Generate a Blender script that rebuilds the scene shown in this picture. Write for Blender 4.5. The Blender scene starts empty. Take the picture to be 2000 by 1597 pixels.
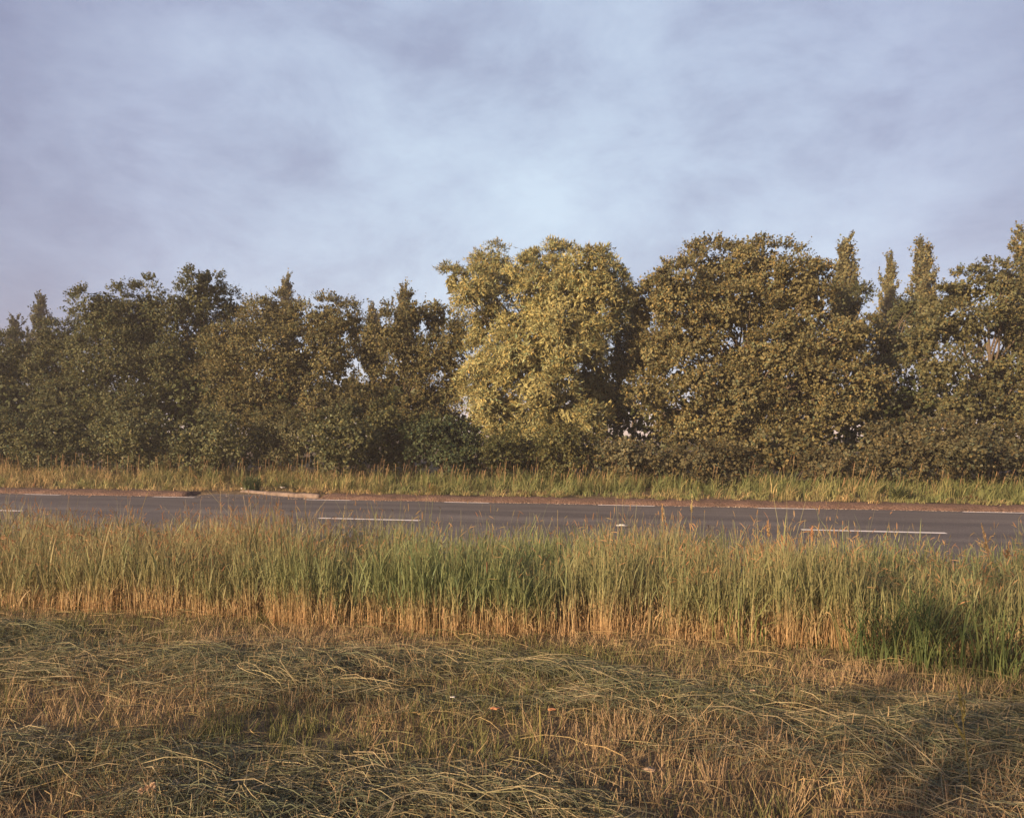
import bpy, math
import numpy as np
from mathutils import Vector

scene = bpy.context.scene
COL = scene.collection

# ------------------------------------------------------------------ camera, sky, sun, exposure
F, HX, HY, EYE = 1500.0, 1000.0, 850.0, 1.6          # focal length and horizon in photo pixels, eye height
cam_data = bpy.data.cameras.new('camera')
cam_data.sensor_width = 36.0
cam_data.lens = 27.0
cam_data.shift_y = (HY - 798.5) / 2000.0
cam_data.clip_start = 0.05
cam_data.clip_end = 5000.0
cam = bpy.data.objects.new('camera', cam_data)
COL.objects.link(cam)
cam.location = (0, 0, EYE)
cam.rotation_euler = (math.radians(90), 0, 0)
scene.camera = cam

SUN_EL, SUN_AZ = math.radians(15.0), math.radians(225.0)   # azimuth clockwise from the view direction: behind, to the left
sun_vec = Vector((math.sin(SUN_AZ) * math.cos(SUN_EL), math.cos(SUN_AZ) * math.cos(SUN_EL), math.sin(SUN_EL)))
world = bpy.data.worlds.new('World')
scene.world = world
world.use_nodes = True
nt = world.node_tree
nt.nodes.clear()


def N(tree, kind, **kw):
    n = tree.nodes.new(kind)
    for k, v in kw.items():
        setattr(n, k, v)
    return n


def L(tree, a, b):
    tree.links.new(a, b)


def math_node(tree, op, a, b=None, clamp=False):
    n = N(tree, 'ShaderNodeMath', operation=op, use_clamp=clamp)
    for i, v in enumerate((a, b)):
        if v is None:
            continue
        if isinstance(v, (int, float)):
            n.inputs[i].default_value = v
        else:
            L(tree, v, n.inputs[i])
    return n.outputs[0]


def ramp(tree, fac, stops):
    r = N(tree, 'ShaderNodeValToRGB')
    els = r.color_ramp.elements
    while len(els) < len(stops):
        els.new(0.5)
    for e, (p, c) in zip(els, stops):
        e.position = p
        e.color = (c[0], c[1], c[2], 1)
    L(tree, fac, r.inputs[0])
    return r.outputs[0]


sky = N(nt, 'ShaderNodeTexSky', sky_type='NISHITA', sun_disc=False)
sky.sun_elevation = SUN_EL
sky.sun_rotation = SUN_AZ
tc = N(nt, 'ShaderNodeTexCoord')
sep = N(nt, 'ShaderNodeSeparateXYZ')
L(nt, tc.outputs['Generated'], sep.inputs[0])
zc = math_node(nt, 'MAXIMUM', sep.outputs[2], 0.0)
mp = N(nt, 'ShaderNodeMapping')
mp.inputs['Location'].default_value = (3.1, 1.7, 0.4)
mp.inputs['Rotation'].default_value = (0.0, math.radians(4), 0)
mp.inputs['Scale'].default_value = (1.0, 1.0, 1.75)
L(nt, tc.outputs['Generated'], mp.inputs[0])
n1 = N(nt, 'ShaderNodeTexNoise')
n1.inputs['Scale'].default_value = 4.6
n1.inputs['Detail'].default_value = 7
n1.inputs['Roughness'].default_value = 0.64
n1.inputs['Distortion'].default_value = 0.25
L(nt, mp.outputs[0], n1.inputs['Vector'])
cloud = ramp(nt, n1.outputs['Fac'], [(0.30, (3.0, 3.4, 4.9)), (0.50, (4.05, 4.72, 6.3)), (0.70, (4.85, 5.7, 7.2))])
# paler towards the horizon, where the layer is seen edge on
hz = ramp(nt, zc, [(0.0, (1.12, 1.12, 1.07)), (0.28, (1.03, 1.05, 1.02)), (0.5, (0.90, 0.92, 0.93)), (1.0, (0.80, 0.80, 0.84))])
mul = N(nt, 'ShaderNodeMix', data_type='RGBA', blend_type='MULTIPLY')
mul.inputs[0].default_value = 1
L(nt, cloud, mul.inputs[6])
L(nt, hz, mul.inputs[7])
# lens corner falloff painted into the sky: palest straight ahead, darker off axis
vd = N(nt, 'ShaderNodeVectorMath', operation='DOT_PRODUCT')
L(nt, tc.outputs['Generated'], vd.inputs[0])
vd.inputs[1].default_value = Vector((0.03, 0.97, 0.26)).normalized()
thin = ramp(nt, vd.outputs['Value'], [(0.78, (0.46, 0.43, 0.53)), (0.90, (0.88, 0.865, 0.90)), (1.0, (1.03, 1.055, 1.03))])  # off-axis darkening multiplied into the cloud colour
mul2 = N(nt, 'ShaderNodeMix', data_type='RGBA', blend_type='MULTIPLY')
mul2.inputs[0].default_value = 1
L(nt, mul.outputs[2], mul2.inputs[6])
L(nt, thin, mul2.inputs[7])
mixs = N(nt, 'ShaderNodeMix', data_type='RGBA')
mixs.inputs[0].default_value = 0.86
L(nt, sky.outputs[0], mixs.inputs[6])
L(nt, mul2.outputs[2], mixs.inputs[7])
bg = N(nt, 'ShaderNodeBackground')
bg.inputs[1].default_value = 0.058
L(nt, mixs.outputs[2], bg.inputs[0])
wo = N(nt, 'ShaderNodeOutputWorld')
L(nt, bg.outputs[0], wo.inputs[0])

sun_data = bpy.data.lights.new('sun', 'SUN')
sun_data.energy = 5.0
sun_data.angle = math.radians(0.6)
sun_data.color = (1.0, 0.695, 0.43)
sun = bpy.data.objects.new('sun', sun_data)
COL.objects.link(sun)
sun.rotation_euler = (-sun_vec).to_track_quat('-Z', 'Y').to_euler()
sun.location = sun_vec * 60

scene.render.engine = 'CYCLES'
scene.cycles.use_denoising = True
scene.cycles.max_bounces = 6
scene.cycles.diffuse_bounces = 3
scene.cycles.transmission_bounces = 4
vs = scene.view_settings
vs.view_transform = 'Standard'
vs.look = 'None'
vs.exposure = 1.22
vs.gamma = 1.0
vs.use_curve_mapping = False

# ------------------------------------------------------------------ road coordinates: s along (to the right, nearer), n across (away)
CA, SA = math.cos(math.radians(11.9)), math.sin(math.radians(11.9))


def xy(s, n):
    s, n = np.asarray(s, float), np.asarray(n, float)
    return s * CA + n * SA, -s * SA + n * CA


def sn(x, y):
    return x * CA - y * SA, x * SA + y * CA


def at(px, py, n):
    """the point at road distance n that the photograph shows at px, py"""
    t = (px - HX) / F
    y = n / (SA * t + CA)
    return t * y, y, EYE + (HY - py) / F * y


def s_at(px, n):
    x, y, _ = at(px, 0, n)
    return sn(x, y)[0]


def smooth(a, b, x):
    t = np.clip((np.asarray(x, float) - a) / (b - a), 0, 1)
    return t * t * (3 - 2 * t)


def vnoise(x, y, seed=0):
    """smooth value noise 0..1"""
    x, y = np.asarray(x, float), np.asarray(y, float)
    xi, yi = np.floor(x).astype(np.int64), np.floor(y).astype(np.int64)
    fx, fy = x - xi, y - yi
    fx, fy = fx * fx * (3 - 2 * fx), fy * fy * (3 - 2 * fy)

    def h(a, b):
        v = (a * 374761393 + b * 668265263 + seed * 974634777) & 0xFFFFFFFF
        v = ((v ^ (v >> 13)) * 1274126177) & 0xFFFFFFFF
        return ((v ^ (v >> 16)) & 0xFFFF) / 65535.0
    return (h(xi, yi) * (1 - fx) + h(xi + 1, yi) * fx) * (1 - fy) + (h(xi, yi + 1) * (1 - fx) + h(xi + 1, yi + 1) * fx) * fy


def fnoise(x, y, seed=0, octaves=3):
    v, a, t = 0, 1.0, 0
    for o in range(octaves):
        v = v + a * vnoise(np.asarray(x) * 2 ** o, np.asarray(y) * 2 ** o, seed + 11 * o)
        t += a
        a *= 0.5
    return v / t


N_GRASS0, N_GRASS1 = 6.0, 8.75      # the uncut band
ROAD0, ROAD1 = 8.9, 17.72


def grass_front(s):
    return N_GRASS0 + 0.5 * (fnoise(np.asarray(s) * 1.3, 0.3, 5, 4) - 0.5) - 0.75 * smooth(2.2, 4.2, s)


def hay(s, n):
    """how thickly the mown grass lies, 0..1"""
    s, n = np.asarray(s, float), np.asarray(n, float)
    wob = 0.35 * (fnoise(s * 0.7, 1.7, 21) - 0.5)
    ca = 4.72 + wob - 0.42 * smooth(-1.0, 0.6, s)
    a = np.exp(-((n - ca) / (0.50 + 0.12 * smooth(-0.5, 1.5, s))) ** 4)
    b = np.exp(-((n - 2.85 - wob * 0.6) / 0.55) ** 4) * (1 - smooth(-0.6, 0.3, s))
    c = np.exp(-((n - 3.55) / 0.7) ** 4) * smooth(0.75, 1.5, s)
    d = np.maximum(np.maximum(a, b), c)
    k = fnoise(s * 1.5, n * 2.6, 31)
    k2 = vnoise(s * 4.1, n * 5.3, 33)
    return d * smooth(0.30, 0.62, k + 0.07 + 0.25 * (k2 - 0.5))


def ground_z(s, n):
    s, n = np.asarray(s, float), np.asarray(n, float)
    near = 1 - smooth(6.2, 7.5, n)
    far_fade = 1 - smooth(8, 14, np.abs(s))
    z = 0.05 * (fnoise(s * 0.8, n * 0.9, 41) - 0.5) * near
    h = hay(s, n)
    ridge = fnoise(s * 1.1 + n * 1.2, n * 3.0 - s * 0.5, 51, 2)
    z = z + h * (0.012 + 0.045 * smooth(0.3, 0.8, ridge)) * far_fade
    z = z - 0.06 * smooth(8.3, 8.8, n) * (1 - smooth(17.8, 18.1, n))
    z = z + 0.08 * smooth(18.0, 18.6, n) + 0.12 * smooth(19.5, 22.5, n)
    return z


# ------------------------------------------------------------------ mesh helpers
def build(name, verts, faces, mat, parent=None, col=None, smooth_shade=False, origin=None):
    """one mesh object from numpy arrays; faces is a list of (m,k) index arrays"""
    verts = np.asarray(verts, np.float32).reshape(-1, 3)
    if not isinstance(faces, (list, tuple)):
        faces = [faces]
    if origin is None and parent is not None:
        origin = parent.location
    if origin is not None:
        verts = verts - np.array(origin, np.float32)
    me = bpy.data.meshes.new(name)
    me.vertices.add(len(verts))
    me.vertices.foreach_set('co', verts.ravel())
    loops = np.concatenate([np.asarray(f, np.int32).ravel() for f in faces])
    sizes = np.concatenate([np.full(len(f), np.asarray(f).shape[1], np.int32) for f in faces])
    starts = np.concatenate([[0], np.cumsum(sizes)[:-1]]).astype(np.int32)
    me.loops.add(len(loops))
    me.loops.foreach_set('vertex_index', loops)
    me.polygons.add(len(sizes))
    me.polygons.foreach_set('loop_start', starts)
    if smooth_shade:
        me.polygons.foreach_set('use_smooth', np.ones(len(sizes), bool))
    me.update(calc_edges=True)
    if col is not None:
        at_ = me.attributes.new('tint', 'FLOAT_COLOR', 'POINT')
        c = np.ones((len(verts), 4), np.float32)
        c[:, :3] = np.asarray(col, np.float32).reshape(-1, 3)
        at_.data.foreach_set('color', c.ravel())
    me.materials.append(mat)
    ob = bpy.data.objects.new(name, me)
    COL.objects.link(ob)
    if parent is not None:
        ob.parent = parent
    elif origin is not None:
        ob.location = origin
    return ob


def tag(o, label=None, cat=None, group=None, kind=None):
    if label:
        o['label'] = label
    if cat:
        o['category'] = cat
    if group:
        o['group'] = group
    if kind:
        o['kind'] = kind
    return o


def thing(name, loc, label, cat, group=None):
    o = bpy.data.objects.new(name, None)
    o.empty_display_size = 0.2
    o.location = loc
    COL.objects.link(o)
    return tag(o, label, cat, group)


def unit(v):
    return v / np.maximum(np.linalg.norm(v, axis=-1, keepdims=True), 1e-9)


class Bag:
    """collects quads with colours"""
    def __init__(self):
        self.v, self.f, self.c, self.n = [], [], [], 0

    def add(self, v, f, c):
        self.v.append(v.reshape(-1, 3))
        self.c.append(c.reshape(-1, 3))
        self.f.append(f.reshape(-1, 4) + self.n)
        self.n += v.size // 3

    def ribbons(self, P, W, side, C):
        """P (m,k,3) centre lines, W (m,k) half widths, side (m,3) or (m,k,3), C (m,k,3)"""
        m, k, _ = P.shape
        if side.ndim == 2:
            side = side[:, None, :]
        off = side * W[..., None]
        v = np.stack([P - off, P + off], axis=2)            # m,k,2,3
        c = np.repeat(C[:, :, None, :], 2, axis=2)
        b = (np.arange(m) * k * 2)[:, None] + (np.arange(k - 1) * 2)[None, :]
        f = np.stack([b, b + 1, b + 3, b + 2], axis=-1)
        self.add(v, f, c)

    def leaves(self, p, d, side, L_, W_, C, fold=0.25, mid=0.45):
        """one folded quad per leaf"""
        nrm = np.cross(d, side)
        a = p
        tip = p + d * L_[:, None] - nrm * (0.12 * L_)[:, None]
        m = p + d * (L_ * mid)[:, None]
        l = m - side * W_[:, None] + nrm * (fold * W_)[:, None]
        r = m + side * W_[:, None] + nrm * (fold * W_)[:, None]
        v = np.stack([a, r, tip, l], axis=1)
        f = np.arange(len(p) * 4).reshape(-1, 4)
        self.add(v, f, np.repeat(C[:, None, :], 4, axis=1))

    def build(self, name, mat, parent=None, origin=None):
        return build(name, np.concatenate(self.v), np.concatenate(self.f), mat, parent, np.concatenate(self.c), origin=origin)


def tube(path, radii, sides=6):
    path = np.asarray(path, float)
    k = len(path)
    tan = unit(np.gradient(path, axis=0))
    ref = np.array([0.31, 0.17, 0.93]) if abs(tan[:, 2]).mean() < 0.8 else np.array([0.9, 0.3, 0.1])
    a = unit(np.cross(tan, ref))
    b = np.cross(tan, a)
    th = np.linspace(0, 2 * math.pi, sides, endpoint=False)
    ring = np.cos(th)[None, :, None] * a[:, None] + np.sin(th)[None, :, None] * b[:, None]
    v = path[:, None] + ring * np.asarray(radii, float)[:, None, None]
    i = np.arange(k - 1)[:, None] * sides
    j = np.arange(sides)[None, :]
    j2 = (j + 1) % sides
    f = np.stack([i + j, i + j2, i + sides + j2, i + sides + j], axis=-1).reshape(-1, 4)
    return v.reshape(-1, 3), f


def tubes(name, paths, mat, parent, sides=6):
    vs_, fs, n = [], [], 0
    for path, rad in paths:
        v, f = tube(path, rad, sides)
        vs_.append(v)
        fs.append(f + n)
        n += len(v)
    return build(name, np.concatenate(vs_), np.concatenate(fs), mat, parent, smooth_shade=True)


# ------------------------------------------------------------------ materials
def new_mat(name):
    m = bpy.data.materials.new(name)
    m.use_nodes = True
    t = m.node_tree
    t.nodes.clear()
    out = N(t, 'ShaderNodeOutputMaterial')
    return m, t, out


def foliage_mat(name, trans=0.3, rough=0.55, spec=0.25):
    m, t, out = new_mat(name)
    a = N(t, 'ShaderNodeAttribute', attribute_name='tint')
    p = N(t, 'ShaderNodeBsdfPrincipled')
    p.inputs['Roughness'].default_value = rough
    p.inputs['Specular IOR Level'].default_value = spec
    L(t, a.outputs['Color'], p.inputs['Base Color'])
    tr = N(t, 'ShaderNodeBsdfTranslucent')
    L(t, a.outputs['Color'], tr.inputs['Color'])
    mx = N(t, 'ShaderNodeMixShader')
    mx.inputs[0].default_value = trans
    L(t, p.outputs[0], mx.inputs[1])
    L(t, tr.outputs[0], mx.inputs[2])
    L(t, mx.outputs[0], out.inputs[0])
    return m


def noise_mat(name, stops, scale=8, detail=8, rough=0.9, bump=0.3, bump_scale=60, dist=0.02, spec=0.3, fine=None, stretch=None):
    m, t, out = new_mat(name)
    tc_ = N(t, 'ShaderNodeTexCoord')
    vec = tc_.outputs['Object']
    if stretch:
        mp_ = N(t, 'ShaderNodeMapping')
        mp_.inputs['Scale'].default_value = stretch
        L(t, vec, mp_.inputs[0])
        vec = mp_.outputs[0]
    n_ = N(t, 'ShaderNodeTexNoise')
    n_.inputs['Scale'].default_value = scale
    n_.inputs['Detail'].default_value = detail
    n_.inputs['Roughness'].default_value = 0.65
    L(t, vec, n_.inputs['Vector'])
    col = ramp(t, n_.outputs['Fac'], stops)
    nb = N(t, 'ShaderNodeTexNoise')
    nb.inputs['Scale'].default_value = bump_scale
    nb.inputs['Detail'].default_value = 4
    L(t, vec, nb.inputs['Vector'])
    if fine:
        r = ramp(t, nb.outputs['Fac'], [(0.35, (fine[0],) * 3), (0.65, (fine[1],) * 3)])
        mm = N(t, 'ShaderNodeMix', data_type='RGBA', blend_type='MULTIPLY')
        mm.inputs[0].default_value = 1
        L(t, col, mm.inputs[6])
        L(t, r, mm.inputs[7])
        col = mm.outputs[2]
    p = N(t, 'ShaderNodeBsdfPrincipled')
    p.inputs['Roughness'].default_value = rough
    p.inputs['Specular IOR Level'].default_value = spec
    L(t, col, p.inputs['Base Color'])
    b = N(t, 'ShaderNodeBump')
    b.inputs['Strength'].default_value = bump
    b.inputs['Distance'].default_value = dist
    L(t, nb.outputs['Fac'], b.inputs['Height'])
    L(t, b.outputs[0], p.inputs['Normal'])
    L(t, p.outputs[0], out.inputs[0])
    return m


M_LEAF = foliage_mat('leaf', 0.28)
M_GRASS = foliage_mat('grass_blade', 0.35, 0.6, 0.2)
M_HAY = foliage_mat('cut_grass', 0.2, 0.65, 0.2)
M_BARK = noise_mat('bark', [(0.3, (0.05, 0.038, 0.026)), (0.7, (0.14, 0.11, 0.08))], 6, 8, 0.95, 0.8, 18, 0.03, stretch=(1, 1, 0.25))
M_SOIL = noise_mat('soil', [(0.3, (0.07, 0.052, 0.03)), (0.55, (0.15, 0.112, 0.06)), (0.75, (0.24, 0.18, 0.10))], 5, 10, 0.95, 0.8, 40, 0.03)
def asphalt():
    m, tr, out = new_mat('asphalt')
    tc_ = N(tr, 'ShaderNodeTexCoord')
    rot = N(tr, 'ShaderNodeMapping')
    rot.inputs['Rotation'].default_value = (0, 0, math.radians(11.9))
    L(tr, tc_.outputs['Object'], rot.inputs[0])

    def nz(scale, detail, stretch, rough=0.6):
        sc = N(tr, 'ShaderNodeMapping')
        sc.inputs['Scale'].default_value = stretch
        L(tr, rot.outputs[0], sc.inputs[0])
        n_ = N(tr, 'ShaderNodeTexNoise')
        n_.inputs['Scale'].default_value = scale
        n_.inputs['Detail'].default_value = detail
        n_.inputs['Roughness'].default_value = rough
        L(tr, sc.outputs[0], n_.inputs['Vector'])
        return n_.outputs['Fac']
    grain = nz(55, 4, (1, 1, 1), 0.7)
    col = ramp(tr, nz(0.8, 10, (0.5, 1.2, 1), 0.68), [(0.28, (0.088, 0.085, 0.088)), (0.5, (0.116, 0.111, 0.111)), (0.72, (0.150, 0.142, 0.138))])
    for fac in (ramp(tr, nz(1.1, 2, (0.03, 1, 1)), [(0.36, (0.80, 0.80, 0.82)), (0.62, (1.15, 1.14, 1.12))]),       # tracks worn along the lanes
                ramp(tr, nz(2.3, 8, (0.7, 1, 1), 0.75), [(0.60, (1, 1, 1)), (0.74, (0.62, 0.62, 0.64))]),           # oil and patch stains
                ramp(tr, grain, [(0.34, (0.55, 0.55, 0.55)), (0.66, (1.45, 1.45, 1.43))])):
        mm = N(tr, 'ShaderNodeMix', data_type='RGBA', blend_type='MULTIPLY')
        mm.inputs[0].default_value = 1
        L(tr, col, mm.inputs[6])
        L(tr, fac, mm.inputs[7])
        col = mm.outputs[2]
    p = N(tr, 'ShaderNodeBsdfPrincipled')
    p.inputs['Roughness'].default_value = 0.82
    p.inputs['Specular IOR Level'].default_value = 0.3
    L(tr, col, p.inputs['Base Color'])
    b_ = N(tr, 'ShaderNodeBump')
    b_.inputs['Strength'].default_value = 0.7
    b_.inputs['Distance'].default_value = 0.008
    L(tr, grain, b_.inputs['Height'])
    L(tr, b_.outputs[0], p.inputs['Normal'])
    L(tr, p.outputs[0], out.inputs[0])
    return m


M_ASPHALT = asphalt()
M_PAINT = noise_mat('road_paint', [(0.28, (0.35, 0.34, 0.32)), (0.42, (0.78, 0.77, 0.74)), (0.8, (0.84, 0.83, 0.80))], 30, 6, 0.7, 0.3, 80, 0.004)
M_BERM = noise_mat('red_earth', [(0.28, (0.085, 0.058, 0.044)), (0.5, (0.15, 0.094, 0.07)), (0.8, (0.22, 0.145, 0.105))], 2.2, 12, 0.95, 1.0, 28, 0.04, fine=(0.6, 1.25))
M_KERB = noise_mat('kerb_concrete', [(0.3, (0.10, 0.078, 0.066)), (0.55, (0.18, 0.142, 0.12)), (0.8, (0.27, 0.22, 0.19))], 6, 8, 0.9, 0.6, 50, 0.01)
M_LITTER = noise_mat('white_litter', [(0.3, (0.6, 0.58, 0.54)), (0.7, (0.82, 0.8, 0.77))], 20, 4, 0.6, 0.2, 40, 0.004)
M_STUD = noise_mat('stud_metal', [(0.3, (0.30, 0.29, 0.28)), (0.7, (0.5, 0.49, 0.47))], 30, 4, 0.5, 0.2, 60, 0.002)
M_GLASS = noise_mat('reflector', [(0.3, (0.8, 0.8, 0.78)), (0.7, (0.9, 0.9, 0.88))], 30, 2, 0.2, 0.1, 60, 0.001, spec=0.6)
M_STONE = noise_mat('gravel_stone', [(0.3, (0.2, 0.15, 0.11)), (0.7, (0.42, 0.34, 0.27))], 12, 5, 0.9, 0.4, 50, 0.005)


# ------------------------------------------------------------------ ground, road, margins
def spaced(lo, a, b, hi, step, grow=1.25):
    mid = list(np.arange(a, b + step / 2, step))
    out, d, x = [], step, b
    while x < hi:
        d *= grow
        x += d
        out.append(min(x, hi))
    left, d, x = [], step, a
    while x > lo:
        d *= grow
        x -= d
        left.append(max(x, lo))
    return np.array(left[::-1] + mid + out)


gs = spaced(-1500, -8, 7.5, 1500, 0.1)
gn = np.concatenate([spaced(-400, 1.5, 7.0, 8.6, 0.08), np.array([8.8, 9.3, 12, 15, 17.6, 17.85, 18.1, 18.4, 18.8, 19.5, 20.5, 21.5, 22.5, 25, 30, 40, 60, 100, 200, 500, 1500, 2400])])
S_, N_ = np.meshgrid(gs, gn)
X_, Y_ = xy(S_, N_)
Z_ = ground_z(S_, N_)
gi = np.arange(len(gn) - 1)[:, None] * len(gs) + np.arange(len(gs) - 1)[None, :]
gf = np.stack([gi, gi + 1, gi + len(gs) + 1, gi + len(gs)], axis=-1).reshape(-1, 4)
ground = build('ground', np.stack([X_, Y_, Z_], -1), gf, M_SOIL, smooth_shade=True)
tag(ground, kind='structure')


def sheet(name, sl, nl, zf, mat, parent=None):
    s, n = np.meshgrid(np.asarray(sl, float), np.asarray(nl, float))
    x, y = xy(s, n)
    z = zf(s, n) + 0 * s
    k = len(sl)
    i = np.arange(len(nl) - 1)[:, None] * k + np.arange(k - 1)[None, :]
    f = np.stack([i, i + 1, i + k + 1, i + k], axis=-1).reshape(-1, 4)
    return build(name, np.stack([x, y, z], -1), f, mat, parent, smooth_shade=True)


def road_z(s, n):
    return 0.03 - 0.0009 * (n - 13.3) ** 2


def edge_wob(s):
    return 0.05 * (fnoise(s * 2.0, 0.2, 61) - 0.5)


GAP0, GAP1 = s_at(368, 17.8), s_at(622, 17.8)          # the break in the earth bank on the far side
ls = spaced(-900, -40, 30, 900, 0.5, 1.3)
road = sheet('road', ls, np.linspace(ROAD0, ROAD1, 10), road_z, M_ASPHALT)
tag(road, kind='structure')
ap_s = np.linspace(GAP0 - 0.1, GAP1 + 0.2, 30)
k = smooth(GAP0, GAP0 + 0.9, ap_s) * (1 - smooth(GAP1 - 2.2, GAP1, ap_s))
nn = np.linspace(0, 1, 6)[:, None] * (1.25 * k[None, :] + 0.15) + 17.66
ss = np.repeat(ap_s[None, :], 6, 0)
xx, yy = xy(ss, nn)
ii = np.arange(5)[:, None] * 30 + np.arange(29)[None, :]
build('apron', np.stack([xx, yy, road_z(ss, 17.66) + 0.004 + 0.06 * smooth(17.66, 19, nn)], -1),
      np.stack([ii, ii + 1, ii + 31, ii + 30], -1).reshape(-1, 4), M_ASPHALT, road, smooth_shade=True)


def mark(name, s0, s1, n, w):
    m = max(2, int((s1 - s0) / 0.1) + 1)
    sl = np.linspace(s0, s1, m)
    nl = np.array([n - w / 2, n, n + w / 2])
    s, n_ = np.meshgrid(sl, nl)
    n_ = n_ + np.array([-1, 0, 1])[:, None] * 0.012 * (fnoise(sl * 9, n, 71) - 0.5)[None, :]
    x, y = xy(s, n_)
    z = road_z(s, n_) + 0.004
    i = np.arange(2)[:, None] * m + np.arange(m - 1)[None, :]
    return build(name, np.stack([x, y, z], -1), np.stack([i, i + 1, i + m + 1, i + m], -1).reshape(-1, 4), M_PAINT, road)


for s0, s1 in [(-33.0, -30.9), (-24.1, -22.0), (s_at(-150, 13.5), s_at(42, 13.5)), (s_at(623, 13.5), s_at(820, 13.5)), (s_at(1565, 13.5), s_at(1848, 13.5)), (10.9, 13.0)]:
    mark('centre_line_dash', s0, s1, 13.5, 0.15)
for p0, p1 in [(-190, -130), (48, 118), (300, 380), (598, 684), (868, 955), (1168, 1278), (1480, 1596), (1880, 2010), (2330, 2470)]:
    mark('edge_line_dash', s_at(p0, 17.5), s_at(p1, 17.5), 17.5, 0.13)

# reflecting road stud midway between the centre dashes
s_ = s_at(1215, 13.5)
sx, sy = xy(s_, 13.5)
stud = thing('road_stud', (float(sx), float(sy), float(road_z(s_, 13.5))), 'small reflecting road stud set in the asphalt between two white centre dashes', 'road stud')


def sn_box(name, s0, s1, n0, n1, z0, z1, mat, parent, bev=0.02, subs=1, jitter=0.0, seed=0):
    """bevelled block along the road"""
    rng = np.random.default_rng(seed)
    sl = np.linspace(s0, s1, subs + 1)
    prof = [(n0, z0), (n0, z1 - bev), (n0 + bev, z1), (n1 - bev, z1), (n1, z1 - bev), (n1, z0)]
    v = []
    for i, s in enumerate(sl):
        sh = bev * 0.5 if i in (0, subs) else 0
        for (n, z) in prof:
            x, y = xy(s, n)
            v.append((x + rng.normal(0, jitter), y + rng.normal(0, jitter), z - (sh if z > z0 else 0) + rng.normal(0, jitter)))
    k_ = len(prof)
    f = [(i * k_ + j, i * k_ + (j + 1) % k_, (i + 1) * k_ + (j + 1) % k_, (i + 1) * k_ + j) for i in range(subs) for j in range(k_)]
    caps = [tuple(range(k_ - 1, -1, -1)), tuple(range(subs * k_, subs * k_ + k_))]
    return build(name, v, [np.array(f), np.array(caps)], mat, parent)


z_ = float(road_z(s_, 13.5))
sn_box('casting', s_ - 0.10, s_ + 0.10, 13.43, 13.57, z_ - 0.01, z_ + 0.012, M_STUD, stud, 0.008)
sn_box('reflector', s_ - 0.045, s_ + 0.045, 13.46, 13.54, z_ + 0.01, z_ + 0.024, M_GLASS, stud, 0.008)


# raised red earth bank along the far edge, in two runs either side of the break
def berm(s0, s1, name, end_round):
    sl = np.arange(s0, s1, 0.12) if s1 - s0 < 60 else np.concatenate([spaced(s0, max(s0, -24), min(s1, 18), s1, 0.12, 1.3)])
    sl = np.append(sl[sl < s1 - 0.02], s1)
    pn = np.array([17.58, 17.66, 17.72, 17.80, 17.92, 18.10, 18.35, 18.7])
    pz = np.array([-0.03, 0.012, 0.055, 0.085, 0.105, 0.115, 0.11, 0.05])
    s, n = np.meshgrid(sl, pn)
    z = np.repeat(pz[:, None], len(sl), 1)
    w = (fnoise(s * 1.7, n * 3, 81) - 0.5)
    n = n + 0.14 * w + edge_wob(s) + 0.03 * (fnoise(s * 6, 2.2, 87) - 0.5)
    z = z + 0.05 * (fnoise(s * 2.7, n * 6, 83) - 0.5) * (z > 0)
    z = z + 0.035 * (fnoise(s * 7, n * 14, 85) - 0.5) * (z > 0)
    fade = np.ones_like(s)
    if end_round == 'right':
        fade = 1 - smooth(s1 - 0.10, s1, s)
    elif end_round == 'left':
        fade = smooth(s0, s0 + 0.25, s)
    z = z * fade - 0.03 * (1 - fade)
    x, y = xy(s, n)
    k_ = len(sl)
    i = np.arange(len(pn) - 1)[:, None] * k_ + np.arange(k_ - 1)[None, :]
    o = build(name, np.stack([x, y, z], -1), np.stack([i, i + 1, i + k_ + 1, i + k_], -1).reshape(-1, 4), M_BERM, smooth_shade=True)
    return tag(o, kind='structure')


berm(-500, GAP0, 'earth_bank', 'right')
berm(GAP1 - 0.1, 500, 'earth_bank', 'left')

# kerb stones that bend back into the break
kx, ky, _ = at(545, 960, 18.2)
kerb = thing('stone_kerb', (kx, ky, 0.0), 'short pinkish stone kerb bending back beside the gap in the red earth bank', 'kerb')


def kerb_stone(pa, pb, w=0.14, h=0.10, seed=0):
    a, b = np.array(pa), np.array(pb)
    d = unit(b - a)
    q = np.array([-d[1], d[0]])
    rng = np.random.default_rng(seed)
    prof = [(0, -0.06), (0.0, h - 0.035), (0.012, h - 0.012), (0.035, h), (w - 0.015, h), (w, h - 0.015), (w, -0.06)]
    v = []
    nseg = 8
    for i in range(nseg + 1):
        t = i / nseg
        c = a + (b - a) * t
        e = 0.008 if i in (0, nseg) else 0
        for (o, z) in prof:
            j = rng.normal(0, 0.004, 3)
            p = c + q * o
            v.append((p[0] + j[0], p[1] + j[1], z - e + 0.03 + j[2]))
    k_ = len(prof)
    f = [(i * k_ + j, (i + 1) * k_ + j, (i + 1) * k_ + (j + 1) % k_, i * k_ + (j + 1) % k_) for i in range(nseg) for j in range(k_)]
    caps = [tuple(range(k_)), tuple(range(nseg * k_ + k_ - 1, nseg * k_ - 1, -1))]
    return build('kerb_stone', v, [np.array(f), np.array(caps)], M_KERB, kerb)


pts = [at(622, 0, 17.78)[:2], at(575, 0, 17.98)[:2], at(528, 0, 18.28)[:2], at(469, 0, 18.72)[:2]]
for i in range(3):
    a, b = np.array(pts[i + 1]), np.array(pts[i])
    d = unit(b - a) * 0.008
    kerb_stone(a + d, b - d, seed=i)

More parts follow.
